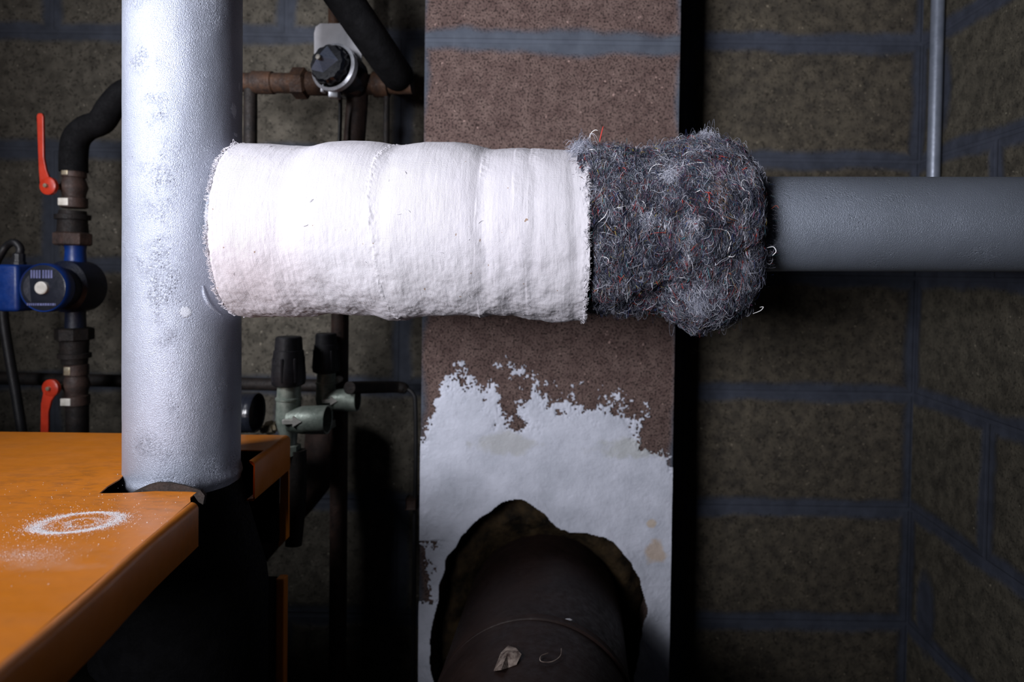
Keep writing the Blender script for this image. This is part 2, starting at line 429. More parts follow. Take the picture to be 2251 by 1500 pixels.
kc = keep_v[:-1, :-1] & keep_v[1:, :-1] & keep_v[1:, 1:] & keep_v[:-1, 1:]
ii, jj = np.nonzero(kc); i0 = ii*nx+jj
fc = np.stack([i0, i0+1, i0+nx+1, i0+nx], -1)
used, inv = np.unique(fc, return_inverse=True); fc = inv.reshape(fc.shape)
pl = new_obj('plaster_patch', V[used], fc.tolist(), M['plaster'], chim)
pl['label'] = 'grey white trowelled plaster with ragged top edge around the flue hole'

# wadding in the hole
M['wadding'] = simple('brown_mineral_wool', (.006, .0045, .003), (.038, .025, .012), 38, .95, 0, .004, .1)
mb = MB(); ring = []
fl_c = at(1195, 1378, YC); RF = S(178, YC)
for k in range(7):
    tt = k/6; rr = []
    for i in range(NH):
        a = angs[i]; dx = hc.x + math.cos(a)*hr[i]*1.0 - fl_c.x; dz = hc.z + math.sin(a)*hr[i] - fl_c.z
        L = math.hypot(dx, dz); u = (dx/L, dz/L); r_ = RF*.98 + (L+.004 - RF*.98)*tt
        rr.append((fl_c.x+u[0]*r_, YC + .055 - .022*math.sin(tt*PI) + .05*float(tt > .9)*0, fl_c.z+u[1]*r_))
    ring.append(rr)
R_ = np.array(ring); R_[..., 1] += .014*fbm(R_[..., 0]*40, R_[..., 2]*40, R_[..., 0]*0, 5, 9); R_[..., 1] = np.maximum(R_[..., 1], YC+.002)
mb.ring_skin([[tuple(p) for p in r] for r in R_], (False, False))
wad = mb.build('mineral_wool_packing', M['wadding'], None, (hc.x, YC+.02, hc.z))
tag(wad, 'brown mineral wool packed in the plastered hole around the flue', 'insulation', kind='stuff')

# flue pipe coming out of the hole towards the viewer
fl = thing('flue_pipe', 'large dark brown flue pipe leaving the plastered chimney hole', 'pipe', (fl_c.x, .80, fl_c.z-RF))
MB().lathe((fl_c.x, YC+.10, fl_c.z), (-.02, -1, 0), [(0, RF), (.56, RF)], 96).build('pipe_body', M['flue'], fl)
MB().lathe((fl_c.x-.004, YC-.215, fl_c.z), (-.02, -1, 0), [(0, RF*.99), (.002, RF+.003), (.006, RF+.0022), (.010, RF+.002), (.012, RF*.99)], 96, caps=(False, False)).build('pipe_seam', M['flue'], fl)
# scraps lying on the flue
def on_flue(px, py):
    d_ = ray(px, py); o_ = Vector((0, 0, H)); best = None
    for k in range(2000):
        p = o_ + d_*(.5+k*.0004)
        if math.hypot(p.x-fl_c.x+.02*(YC-p.y), p.z-fl_c.z) < RF+.001: return p
    return at(px, py, .85)
def scrap(name, pts, mat, th, lift=.003, seed=0):
    P = [on_flue(*p) for p in pts]; c_ = sum(P, Vector())/len(P); nrm = Vector((c_.x-fl_c.x, 0, c_.z-fl_c.z)).normalized()
    random.seed(seed); Q = [p + nrm*(th*.4 + random.uniform(0, lift)) for p in P]; m_ = MB(); n = len(Q); cc = sum(Q, Vector())/n + nrm*lift
    m_.add([q[:] for q in Q]+[cc[:]]+[(q-nrm*th)[:] for q in Q]+[(cc-nrm*th)[:]],
           [(i, (i+1) % n, n) for i in range(n)] + [((i+1) % n+n+1, i+n+1, 2*n+1) for i in range(n)] + [(i, i+n+1, (i+1) % n+n+1, (i+1) % n) for i in range(n)])
    return m_.build(name, mat)
tag(scrap('paper_scrap', [(1086, 1478), (1102, 1442), (1118, 1424), (1136, 1432), (1148, 1446), (1136, 1462), (1118, 1468), (1104, 1482)], M['scrap'], .0008, .006, 3), 'crumpled brown and cream scrap lying on the flue pipe', 'scrap')
tag(scrap('plaster_flake', [(1238, 1364), (1244, 1361), (1252, 1361), (1258, 1364), (1250, 1367), (1243, 1367)], M['flake'], .0006, .001, 4), 'tiny white plaster flake on top of the flue pipe', 'flake')
thp = [on_flue(*p) + Vector((0, -.001, .0015)) for p in [(1205, 1438), (1190, 1444), (1188, 1455), (1202, 1458), (1218, 1455), (1232, 1444), (1234, 1428)]]
tag(MB().sweep(thp, .0006, 6, 6).build('loose_thread', M['scrap']), 'thin grey thread curled on the flue pipe beside the scrap', 'thread')

# ------------------------------------------------------------------ boiler
ZT = H - .237
to = NT('orange_enamel'); p_ = to.pos()
dust = to.ramp(to.noise(to.mapv(p_, (0, 0, 0), (1, 3, 1)), 16, 6, .65), .42, .75)
wear = to.ramp(to.noise(p_, 55, 5, .7), .58, .72)
oc = to.mix(to.math('MULTIPLY', dust, .22), (.62, .19, .014), (.50, .20, .08))
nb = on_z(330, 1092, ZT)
dull_patch = to.math('MULTIPLY', to.ell(p_, (nb.x-.05, nb.y+.03, ZT), (.16, .10, .05), 1.0, .9, 25), to.ramp(to.noise(to.mapv(p_, (0, 0, 0), (1, 2.5, 1)), 45, 7, .75), .48, .62))  # mottled darker brown patch round the foot of the upright pipe
oc = to.mix(to.math('MULTIPLY', dull_patch, .35), oc, (.10, .055, .035))
for c_, r_ in [((60, 1222), (.040, .018)), ((110, 1245), (.03, .006))]:
    q = on_z(c_[0], c_[1], ZT); oc = to.mix(to.math('MULTIPLY', to.ell(p_, tuple(q), (r_[0], r_[1], .02), 1.2, 2.0, 90), .10), oc, (.72, .60, .56))
oc = to.mix(to.math('MULTIPLY', wear, .12), oc, (.30, .12, .03))
M['orange'] = to.fin(oc, to.ramp(to.noise(p_, 30, 5), .3, .7, .30, .48), 0, to.bump(to.noise(p_, 22, 3), .0012), spec=.4)
boil = thing('boiler', 'orange enamelled boiler with a notched top panel and black body', 'boiler', (-.9, .55, 0))
XE0 = on_z(434, 1104, ZT); XE1 = on_z(30, 1455, ZT); XEb = on_z(637, 958, ZT)
XEn = XE1 + (XE1-XE0)*.42
def edge_at(y): # right edge of the panel
    return XE0.x + (XEb.x-XE0.x)*(y-XE0.y)/(XEb.y-XE0.y) if y > XE0.y else XE0.x + (XE1.x-XE0.x)*(y-XE0.y)/(XE1.y-XE0.y)
RB = .007
e_ = lambda p: (p[0]-RB, p[1])
ybk = XEb.y + .002
notch_b = on_z(575, 990, ZT).y
outline = [(-1.5, XEn.y), e_(XEn), e_(XE1), e_(XE0), tuple(on_z(418, 1094, ZT)[:2]), tuple(on_z(432, 1083, ZT)[:2]), tuple(on_z(400, 1079, ZT)[:2]), tuple(on_z(345, 1080, ZT)[:2]), tuple(on_z(280, 1084, ZT)[:2]), tuple(on_z(218, 1085, ZT)[:2]),
           tuple(on_z(238, 1068, ZT)[:2]), tuple(on_z(262, 1054, ZT)[:2]), (-.530, .81), (-.500, notch_b-.012), (-.470, notch_b), (edge_at(notch_b)-RB, notch_b), e_((XEb.x, ybk)), (-1.5, ybk-.012)]
mb = MB().prism([(x, y, ZT) for x, y in outline], (0, 0, -.0015))
def flange(m, pts, drop, rb=RB, ret=.010):
    P = [Vector((p[0], p[1], ZT)) for p in pts]; rows = []
    for i, p in enumerate(P):
        t = (P[min(i+1, len(P)-1)]-P[max(i-1, 0)]).normalized(); n = Vector((t.y, -t.x, 0)); 
        if n.x < 0 and abs(n.x) > abs(n.y): n = -n
        b = p - n*rb; row = []
        for k in range(7):
            a = k/6*PI/2; row.append(b + n*rb*math.sin(a) - Vector((0, 0, rb*(1-math.cos(a)))))
        row.append(p - Vector((0, 0, drop-.002))); row.append(p - n*.002 - Vector((0, 0, drop))); row.append(p - n*ret - Vector((0, 0, drop)))
        row.append(p - n*ret - Vector((0, 0, drop-.0015))); row.append(p - n*.0022 - Vector((0, 0, drop-.0030)))
        row.append(p - n*.0018 - Vector((0, 0, rb))); row.append(b - Vector((0, 0, .0014)))
        rows.append(row)
    n = len(rows[0]); v = [q[:] for r in rows for q in r]; ff = [(i*n+k, i*n+k+1, (i+1)*n+k+1, (i+1)*n+k) for i in range(len(rows)-1) for k in range(n-1)]
    m.add(v, ff)
ys = np.linspace(XEn.y, XE0.y, 14); flange(mb, [(edge_at(y)+.0012*math.sin(y*31), y) for y in ys], .047)
ys = np.linspace(on_z(560, 1013, ZT).y, ybk, 8); flange(mb, [(edge_at(y), y) for y in ys], .050)
tpn = mb.build('top_panel', M['orange'], boil, angle=50)
# torn dark lip in front of the upright pipe
lip = [on_z(268, 1082, ZT), on_z(300, 1083, ZT), on_z(345, 1081, ZT), on_z(400, 1080, ZT), on_z(446, 1081, ZT)]
yl = lip[2].y
top = [(292, 1082), (308, 1074), (326, 1066), (345, 1061), (372, 1061), (405, 1068), (435, 1077), (446, 1083)]
front = [at(x, y, yl+.001) for x, y in top] + [at(x, y, yl+.001) for x, y in [(446, 1090), (400, 1088), (330, 1090), (292, 1090)]]
M['sooty'] = simple('sooty_edge', (.010, .008, .007), (.030, .020, .016), 90, .9, 0, .001)
MB().prism([p[:] for p in front], (0, .0025, 0)).build('torn_edge', M['sooty'], boil)['label'] = 'dark torn sheet edge'
cp = [at(x, y, XE0.y+.004) for x, y in [(425, 1088), (440, 1078), (450, 1090), (446, 1110), (436, 1104)]]
MB().prism([p[:] for p in cp], (0, .004, 0)).build('torn_edge', M['sooty'], boil)
zcn = ZT - .300
MB().box((-1.5, .20, H-1.3), (-.43, .815, zcn), .006).build('body', M['inner_black'], boil)
lc = at(585, 1262, .94); rc = at(634, 1262, .94)
MB().box((-1.5, .18, .02), (rc.x-.012, .935, lc.z), .003).build('lower_casing', M['inner_black'], boil)
MB().box((rc.x-.012, .925, .02), (rc.x, .94, lc.z), .002).build('corner_post', M['orange'], boil)
u0, u1, u2, u3 = at(617, 1035, .935), at(634, 1030, .935), at(634, 1182, .935), at(612, 1205, .935)
MB().prism([u0[:], u1[:], u2[:], u3[:]], (0, .004, 0)).build('corner_post', M['orange'], boil)
MB().box((-1.5, .925, lc.z-.01), (-.47, .935, ZT-.045), .001).box((-.471, .925, at(600, 1192, .93).z), (rc.x-.010, .933, ZT-.012), .001).build('back_panel', M['inner_black'], boil)

# white powder ring
V = []; FCS = []
def grain(x, y, r):
    i = len(V); z = ZT + .0001; a = random.uniform(0, 6.28)
    for k in range(3): V.append((x+math.cos(a+k*2.094)*r, y+math.sin(a+k*2.094)*r, z))
    V.append((x, y, z+r*random.uniform(.7, 1.2))); FCS.extend([(i, i+1, i+3), (i+1, i+2, i+3), (i+2, i, i+3)])
random.seed(5)
c_ = on_z(172, 1149, ZT); ca = on_z(90, 1160, ZT); cb_ = on_z(255, 1140, ZT)
rx = (on_z(252, 1149, ZT)-on_z(92, 1149, ZT)).length/2; ry = abs(on_z(172, 1126, ZT).y - on_z(172, 1173, ZT).y)/2
def okp(x, y): return x < edge_at(y)-.006
for k in range(9500):
    a = random.uniform(0, 2*PI); q = abs(random.gauss(0, .11)) * (1 if random.random() < .75 else 2.4); rr = 1 + random.choice((-1, 1))*q*(.8+.4*math.sin(a*2+1))
    if random.random() > .55+.45*abs(math.cos(a*.5+.6)): continue
    x, y = c_.x+math.cos(a)*rx*rr+(.10*rx*math.sin(a)), c_.y+math.sin(a)*ry*rr
    if okp(x, y): grain(x, y, random.uniform(.00016, .00042))
for k in range(900):
    a = random.uniform(0, 2*PI); rr = .42+random.gauss(0, .05); x, y = c_.x+.004+math.cos(a)*rx*rr, c_.y+math.sin(a)*ry*rr
    grain(x, y, random.uniform(.00012, .00028))
for k in range(1100):
    rr = abs(random.gauss(0, 1.3)); a = random.uniform(0, 2*PI); x, y = c_.x+math.cos(a)*rx*rr, c_.y-.01+math.sin(a)*ry*rr*1.6
    if okp(x, y): grain(x, y, random.choice((.00018, .0002, .00025, .0003, .0005)))
q = on_z(62, 1222, ZT)
for k in range(900):
    x, y = q.x+random.gauss(0, .016), q.y+random.gauss(0, .007); grain(x, y, random.uniform(.00012, .00028))
for k in range(160):
    x, y = random.uniform(-.62, -.40), random.uniform(.42, .70)
    if okp(x, y): grain(x, y, random.uniform(.0002, .0005))
pd = new_obj('plaster_dust', V, FCS, M['flake'], None, (c_.x, c_.y, ZT), False)
tag(pd, 'ring and sprinkle of white plaster dust on the orange boiler top', 'dust', kind='stuff')

# ------------------------------------------------------------------ upright pipe
UX, UY, UR = -.4585, .77, .0613
mk = []
def on_up(px, py):
    d_ = ray(px, py); a = d_.x**2+d_.y**2; b = -2*(d_.x*UX+d_.y*UY); c = UX**2+UY**2-UR**2
    D = b*b-4*a*c
    if D < 0: return Vector((UX, UY, H))
    return Vector((0, 0, H)) + d_*((-b-math.sqrt(D))/(2*a))
for (x, y), r in [((515, 242), (.0040, .0050, .0078)), ((408, 686), (.0055, .0055, .0055)), ((519, 296), (.003, .004, .0022)), ((526, 190), (.003, .0026, .005))]:
    mk.append((tuple(on_up(x, y)), r))
M['silver'] = silver('silver_paint', (.34, .365, .44), (.26, .285, .35), mk)
up = thing('steel_pipe', 'thick upright silver painted pipe rising from the orange boiler', 'pipe', (UX, UY, zcn))
n = 160; zz = np.linspace(ZT-.020, 2.5, 420); th = np.linspace(0, 2*PI, n, endpoint=False)
TH, ZZ = np.meshgrid(th, zz)
RR = UR + .0006*fbm(np.cos(TH)*3+9, np.sin(TH)*3+9, ZZ*14, 3, 41)
bead = np.exp(-((ZZ-(ZT-.010))/.005)**2)*.0022*(1+.5*vnoise(np.cos(TH)*12+30, np.sin(TH)*12+30, TH*0, 5)); RR += bead
V = np.stack([UX+np.cos(TH)*RR, UY+np.sin(TH)*RR, ZZ], -1).reshape(-1, 3)
fc = [(i*n+j, i*n+(j+1) % n, (i+1)*n+(j+1) % n, (i+1)*n+j) for i in range(len(zz)-1) for j in range(n)]
new_obj('pipe_body', V, fc, M['silver'], up)
MB().lathe((UX, UY, ZT-.014), (0, 0, -1), [(0, UR*.9), (.001, UR-.001), (.006, UR), (.125, .0915), (.14, .093), (ZT-.014-zcn, .093)], 72).build('reducer', M['cone_black'], up)['label'] = 'dark iron cone under the silver paint'
# weld scar on the right of the pipe
sc_p = [on_up(*p) for p in [(446, 628), (450, 650), (462, 672), (485, 692)]]
MB().sweep([p[:] for p in sc_p], lambda t: .0026*math.sin(PI*min(max(t, .08), .92))**.6, 10, 8).build('weld_scar', M['silver'], up)

# ------------------------------------------------------------------ branch pipe
YP = .77
A = at(530, 492, YP); B = at(2320, 494, YP); AX = (B-A).normalized()
BR = .0560
M['silver2'] = silver('grey_paint', (.24, .27, .33), (.19, .215, .26), [])
mb = MB(); C0 = A - AX*.012
mb.lathe(C0, AX, [(0, BR)] + [((B-C0).length*k/60, BR) for k in range(1, 61)], 128)
bp = mb.build('steel_pipe', M['silver2'], None, tuple(A)); tag(bp, 'grey painted horizontal pipe passing through the lagging to the right', 'pipe')

# frame round the branch axis
UPV = Vector((0, 0, 1)); UPV = (UPV - AX*UPV.dot(AX)).normalized(); FRV = AX.cross(UPV)
if FRV.y > 0: FRV = -FRV
def X_of(px, py=500, Y=YP): return (at(px, py, Y)-A).dot(AX)
AXn, UPn, FRn = np.array(AX), np.array(UPV), np.array(FRV); An = np.array(A)
def surf(s_, th_, r_, dz=0.0):
    """point at s along the branch, angle th (0 = up, pi/2 = towards viewer)"""
    return An + s_[..., None]*AXn + (np.cos(th_)*r_+dz)[..., None]*UPn + (np.sin(th_)*r_)[..., None]*FRn
def sil_r(py, up_=True): # silhouette row -> radius about the branch axis at depth YP
    d_ = abs(492-py)/F; z0 = A.z-H
    # tangent line from the camera to the circle
    a0 = math.atan2(-(492-600)/F, 1)
    a1 = math.atan2(-(py-600)/F, 1); ac = math.atan2(-(492-600)/F, 1)
    rho = YP/math.cos(ac)
    return rho*math.sin(abs(a1-ac))
topS = [(500, 322), (520, 318), (600, 317), (660, 322), (690, 321), (730, 313), (780, 311), (830, 312), (880, 320), (900, 319), (950, 312), (1010, 313), (1060, 322), (1100, 329), (1160, 327), (1230, 330), (1290, 331)]
botS = [(500, 690), (540, 698), (640, 697), (700, 695), (760, 688), (820, 694), (900, 706), (950, 698), (1010, 698), (1100, 699), (1130, 695), (1200, 703), (1250, 706), (1290, 700)]
ts, tr = [X_of(a) for a, b in topS], [sil_r(b) for a, b in topS]
bs, br = [X_of(a) for a, b in botS], [sil_r(b) for a, b in botS]
sm = lambda x: x*x*(3-2*x)
def lag_r(s_, th_):
    w = (1+np.cos(th_))/2
    rt = np.interp(s_, ts, tr); rb = np.interp(s_, bs, br)
    k = .004
    rt = (rt+np.interp(s_-k, ts, tr)+np.interp(s_+k, ts, tr))/3; rb = (rb+np.interp(s_-k, bs, br)+np.interp(s_+k, bs, br))/3
    r_ = rt*w + rb*(1-w)
    c1, c2 = np.cos(th_), np.sin(th_)
    px = 525 + s_/ (X_of(1290)-X_of(525))*765 - X_of(525)/(X_of(1290)-X_of(525))*765
    r_ = r_ + .0020*fbm(s_*18+5, c1*1.8+7, c2*1.8+7, 3, 51)                     # soft lumps
    low = np.clip(-c1*.9+.25, 0, 1)
    r_ = r_ + .0046*low*fbm(s_*38+5, c1*3+7, c2*3+7, 4, 57)
    r_ = r_ + .00022*fbm(s_*230, c1*2.2+3, c2*2.2+3, 3, 61)                       # brush strokes round the pipe
    r_ = r_ + .00022*fbm(s_*800, c1*9+3, c2*9+3, 3, 67)
    r_ = r_ + .00035*fbm(s_*300, c1*30+3, c2*30+3, 3, 71)*(.3+low)
    for s0, am, wd in ((705, .0034, .016), (890, .0012, .008), (1082, .0030, .010), (1178, .0016, .007), (1258, .0016, .006)):
        r_ = r_ - am*np.exp(-((s_-X_of(s0)-.006*fbm(c1*2+s0, c2*2, c1*0, 2, 87))/wd)**2)*(.6+.4*np.clip(c2, 0, 1))
    # bandage edges
    for s0, sl, am, ht in ((885, -.010, .012, .0011), (1065, .006, .004, .0010), (1165, .004, .005, .0008), (690, .008, .006, .0003), (1120, .014, .012, .0006)):
        sc_ = X_of(s0) + sl*np.sin(th_+.6) + am*.5*fbm(c1*2+s0, c2*2, c1*0, 3, 77)
        q_ = s_-sc_
        r_ = r_ + ht*np.clip(.55+1.6*fbm(c1*3+s0, c2*3, c1*0+2, 2, 85), .05, 1.3)*np.where(q_ < 0, np.exp(-(q_/.0012)**2), np.exp(-(q_/.012)**2))*(1+.6*fbm(c1*40+s0, c2*40, s_*300, 2, 79))
    rid = X_of(885) - .010*np.sin(th_+.6) + .006*fbm(c1*2+885, c2*2, c1*0, 3, 77)
    r_ = r_ + .0016*np.exp(-((s_-rid)/.0035)**2)*np.clip(fbm(s_*500, c1*45, c2*45, 2, 83)+.1, 0, 1)
    return r_
sL0 = X_of(544); sR0 = X_of(1283)
def lag_ends(th_):
    c1, c2 = np.cos(th_), np.sin(th_)
    fr = np.clip(c2, 0, 1)
    l = sL0 + .008*fr**2 + .006*np.clip(-c1, 0, 1)*0 + .0018*fbm(c1*9+1, c2*9+1, c1*0, 4, 91)
    r = sR0 + .0045*fr + .0022*fbm(c1*7+5, c2*7+5, c1*0, 4, 93)
    return l, r
tl = NT('plaster_bandage'); uv = tl.uv(); p_ = tl.pos()
sx = tl.n('ShaderNodeSeparateXYZ'); tl.l(uv, sx.inputs[0])
wob = tl.math('MULTIPLY', tl.math('SUBTRACT', tl.noise(p_, 20, 3), .5), 30)
w1 = tl.math('SINE', tl.math('ADD', tl.math('MULTIPLY', sx.outputs[0], 4300), wob)); w2 = tl.math('SINE', tl.math('ADD', tl.math('MULTIPLY', sx.outputs[1], 4300), wob))
weave = tl.math('MULTIPLY', tl.math('MAXIMUM', w1, w2), tl.ramp(tl.noise(p_, 16, 3), .38, .66))
stroke = tl.noise(tl.mapv(uv, (0, 0, 0), (1400, 60, 1)), 1, 3, .6)
sand = tl.noise(p_, 700, 3, .6)
hh = tl.math('ADD', tl.math('MULTIPLY', weave, .30), tl.math('ADD', tl.math('MULTIPLY', stroke, .38), tl.math('MULTIPLY', sand, .9)))
spots = tl.ramp(tl.noise(p_, 210, 1, .3), .79, .80)
lc1 = tl.mix(tl.ramp(tl.noise(p_, 7, 4), .35, .7), (.475, .46, .50), (.44, .43, .46))
pk = at(540, 610, .68)
lc1 = tl.mix(tl.math('MULTIPLY', tl.ell(p_, tuple(pk), (.05, .09, .05), 1.4, .4, 20), .45), lc1, (.47, .40, .42))
lc1 = tl.mix(spots, lc1, (.25, .18, .14))
M['bandage'] = tl.fin(lc1, .85, 0, tl.bump(hh, .00042), spec=.2)
lag = thing('pipe_lagging', 'white plaster bandage lagging around the horizontal pipe beside the upright', 'pipe insulation', tuple(surf(np.array((sL0+sR0)/2), np.array(PI), np.array(.1))))
ns, nt = 560, 520
tt = np.linspace(0, 1, ns); th = np.linspace(0, 2*PI, nt, endpoint=False)
TT, TH = np.meshgrid(tt, th, indexing='ij'); L_, R2 = lag_ends(TH); SS = L_ + (R2-L_)*TT
RR = lag_r(SS, TH)
edge = np.minimum((SS-L_), .004)/.004; RR = RR - .0022*(1-np.clip(edge, 0, 1))**2
edr = np.clip(1-(R2-SS)/.010, 0, 1)
RR = RR + edr*(.0016 + .0030*np.clip(fbm(SS*350, np.cos(TH)*34, np.sin(TH)*34, 3, 95), -.4, 1))
edl = np.clip(1-(SS-L_)/.012, 0, 1); RR = RR + edl*.0010*fbm(SS*420, np.cos(TH)*40, np.sin(TH)*40, 3, 96)
P = surf(SS, TH, RR)
P0 = surf(L_[:1]+.001, TH[:1], RR[:1]*0 + BR+.001); P1 = surf(R2[-1:]-.003, TH[-1:], RR[:1]*0 + BR+.001)
V = np.concatenate([P0, P, P1], 0); NR = V.shape[0]
idx = np.arange(NR*nt).reshape(NR, nt); nxt = np.roll(idx, -1, axis=1)
fc = np.stack([idx[:-1], nxt[:-1], nxt[1:], idx[1:]], -1).reshape(-1, 4)
UVs = np.stack([np.concatenate([SS[:1], SS, SS[-1:]], 0), np.concatenate([TH[:1], TH, TH[-1:]], 0)*.1], -1).reshape(-1, 2)
new_obj('bandage', V.reshape(-1, 3), fc.tolist(), M['bandage'], lag, uvs=UVs)

def fibres(P, rad, cols=None, sides=3):
    """P: (N, K, 3) polylines -> tube mesh arrays; rad: (N,) ; cols: (N, 4)"""
    N, K, _ = P.shape
    T = np.gradient(P, axis=1); T /= np.linalg.norm(T, axis=2, keepdims=True)+1e-9
    ref = rng.normal(size=(N, 1, 3)); Xv = np.cross(T, ref); Xv /= np.linalg.norm(Xv, axis=2, keepdims=True)+1e-9; Yv = np.cross(T, Xv)
    tp_ = np.sin(np.linspace(.12, PI-.12, K))**.35
    r_ = rad[:, None]*tp_[None, :]
    a = np.arange(sides)*2*PI/sides
    V = P[:, :, None, :] + r_[..., None, None]*(np.cos(a)[None, None, :, None]*Xv[:, :, None, :] + np.sin(a)[None, None, :, None]*Yv[:, :, None, :])
    idx = np.arange(N*K*sides).reshape(N, K, sides); nx_ = np.roll(idx, -1, axis=2)
    f = np.stack([idx[:, :-1], nx_[:, :-1], nx_[:, 1:], idx[:, 1:]], -1).reshape(-1, 4)
    C = None if cols is None else np.repeat(cols[:, None, :], K*sides, axis=1).reshape(-1, 4)
    return V.reshape(-1, 3), f, C
def strands(s0, t0, rfun, n_pts, length, ang, curl, lift, base_lift, wave=0.0):
    """lay curved fibres on a surface of revolution; ang 0 = round the pipe, pi/2 = along it"""
    N = len(s0); step = length/(n_pts-1); s_ = s0.copy(); t_ = t0.copy(); a = ang.copy(); pts = []
    k1 = rng.normal(size=N)*curl; hgt = np.abs(rng.normal(size=N))*lift; hgt = hgt*np.clip(1+2.2*fbm(s0*120, np.cos(t0)*12, np.sin(t0)*12, 2, 191), .15, 2.2); ph = rng.uniform(0, 6.28, N)
    for k in range(n_pts):
        u = k/(n_pts-1); r_ = rfun(s_, t_) + base_lift + hgt*math.sin(u*PI*.85+.1)
        pts.append(surf(s_, t_, r_)); a = a + (k1 + rng.normal(size=N)*curl*.5 + wave*np.sin(ph+k*1.3))*step
        s_ = s_ + np.sin(a)*step; t_ = t_ + np.cos(a)*step/.1
    return np.stack(pts, 1)

# frayed gauze at both ends of the bandage
N = 1500; t0 = rng.uniform(0, 2*PI, N); L0, R0 = lag_ends(t0)
Pl = strands(L0+.0015, t0, lambda s_, t_: lag_r(s_, t_)-.0015, 5, rng.uniform(.002, .007, N), -PI/2+rng.normal(size=N)*.7, 120, .0012, .0002)
N2 = 1300; t2 = rng.uniform(0, 2*PI, N2); L2, R2b = lag_ends(t2)
Pr = strands(R2b-.003, t2, lag_r, 5, rng.uniform(.002, .006, N2), PI/2+rng.normal(size=N2)*.9, 150, .0014, .0010)
N3 = 22; t3 = rng.uniform(.2, PI-.2, N3); s3 = rng.uniform(sL0+.02, sR0-.01, N3)
Px = strands(s3, t3, lag_r, 5, rng.uniform(.002, .007, N3), rng.uniform(0, 6.3, N3), 150, .0008, .0002)
V, f, _ = fibres(np.concatenate([Pl, Pr, Px]), np.concatenate([rng.uniform(.00016, .00036, N), rng.uniform(.0002, .0005, N2), rng.uniform(.0002, .0004, N3)]), None, 4)
fr = new_obj('frayed_thread', V, f.tolist(), M['bandage'], lag); fr['kind'] = 'stuff'

# ------------------------------------------------------------------ wool felt
wt = [(1255, 312), (1275, 306), (1300, 318), (1350, 318), (1410, 327), (1450, 318), (1500, 304), (1530, 300), (1570, 306), (1610, 320), (1640, 338), (1665, 352)]
wb = [(1270, 678), (1300, 690), (1360, 694), (1430, 688), (1455, 692), (1480, 712), (1520, 730), (1570, 724), (1610, 708), (1640, 690), (1665, 660)]
wts, wtr = [X_of(a) for a, b in wt], [sil_r(b) for a, b in wt]; wbs, wbr = [X_of(a) for a, b in wb], [sil_r(b) for a, b in wb]
sW0, sW1 = X_of(1268), X_of(1646)
def wool_r(s_, th_):
    w = (1+np.cos(th_))/2; c1, c2 = np.cos(th_), np.sin(th_)
    r_ = np.interp(s_, wts, wtr)*w + np.interp(s_, wbs, wbr)*(1-w) - .0035
    r_ = r_ + .005*fbm(s_*26+5, c1*3.2+7, c2*3.2+7, 4, 151) + .0042*fbm(s_*95, c1*7, c2*7, 4, 157)
    # crease low on the front where a fold hangs
    cr = ((s_-X_of(1468)+.010)*.55 + (th_-PI*.80)*.075) + .010*fbm(s_*40, c1*6, c2*6, 3, 181)
    r_ = r_ - .013*np.exp(-(cr/.018)**2)*np.clip(np.sin(th_), 0, 1)**.5*(th_ > PI*.55)*np.clip((th_-PI*.55)*4, 0, 1)
    e = np.clip((s_-(sW1-.018))/.018, 0, 1); r_ = r_ - .016*e**2.5
    e2 = np.clip(((sW0+.012)-s_)/.012, 0, 1); r_ = r_ - .002*e2 - .012*e2*(np.sin(th_) > -2)*np.clip(1-np.cos(th_), 0, 1)
    return r_
ns, nt = 220, 420
TT, TH = np.meshgrid(np.linspace(0, 1, ns), np.linspace(0, 2*PI, nt, endpoint=False), indexing='ij')
fr_ = np.clip(np.sin(TH), 0, 1); endR = sW1 + .004*fbm(np.cos(TH)*5, np.sin(TH)*5, TH*0, 3, 161) + .002*fr_
SS = sW0 + (endR-sW0)*TT; RR = wool_r(SS, TH)
P = surf(SS, TH, RR); P1 = surf(SS[-1:]+.002, TH[-1:], RR[-1:]*.6+BR*.4); P2 = surf(SS[-1:]-.004, TH[-1:], RR[:1]*0+BR+.0005); P0 = surf(SS[:1], TH[:1], RR[:1]*0+BR+.0005)
V = np.concatenate([P0, P, P1, P2], 0); NR = V.shape[0]; idx = np.arange(NR*nt).reshape(NR, nt); nxt = np.roll(idx, -1, axis=1)
fc = np.stack([idx[:-1], nxt[:-1], nxt[1:], idx[1:]], -1).reshape(-1, 4)
M['felt'] = simple('slate_wool_felt', (.012, .013, .020), (.07, .075, .10), 120, .95, 0, .003, .1)
wool = thing('wool_felt_sleeve', 'shaggy grey-blue recycled wool felt around the pipe beside white bandage', 'pipe insulation', tuple(surf(np.array((sW0+sW1)/2), np.array(PI), np.array(.1))))
new_obj('felt_body', V.reshape(-1, 3), fc.tolist(), M['felt'], wool)
tw = NT('wool_fibre'); at_ = tw.n('ShaderNodeAttribute'); at_.attribute_name = 'tint'; M['fibre'] = tw.fin(at_.outputs['Color'], .7, 0, spec=.25)
pal = np.array([[.030, .032, .055], [.07, .075, .11], [.17, .18, .24], [.32, .34, .42], [.55, .56, .64], [.42, .05, .04], [.50, .40, .12], [.06, .20, .24], [.20, .10, .06], [.20, .07, .14], [.03, .05, .18]])
prb = np.array([.22, .24, .19, .15, .11, .038, .008, .022, .026, .020, .035]); prb /= prb.sum()
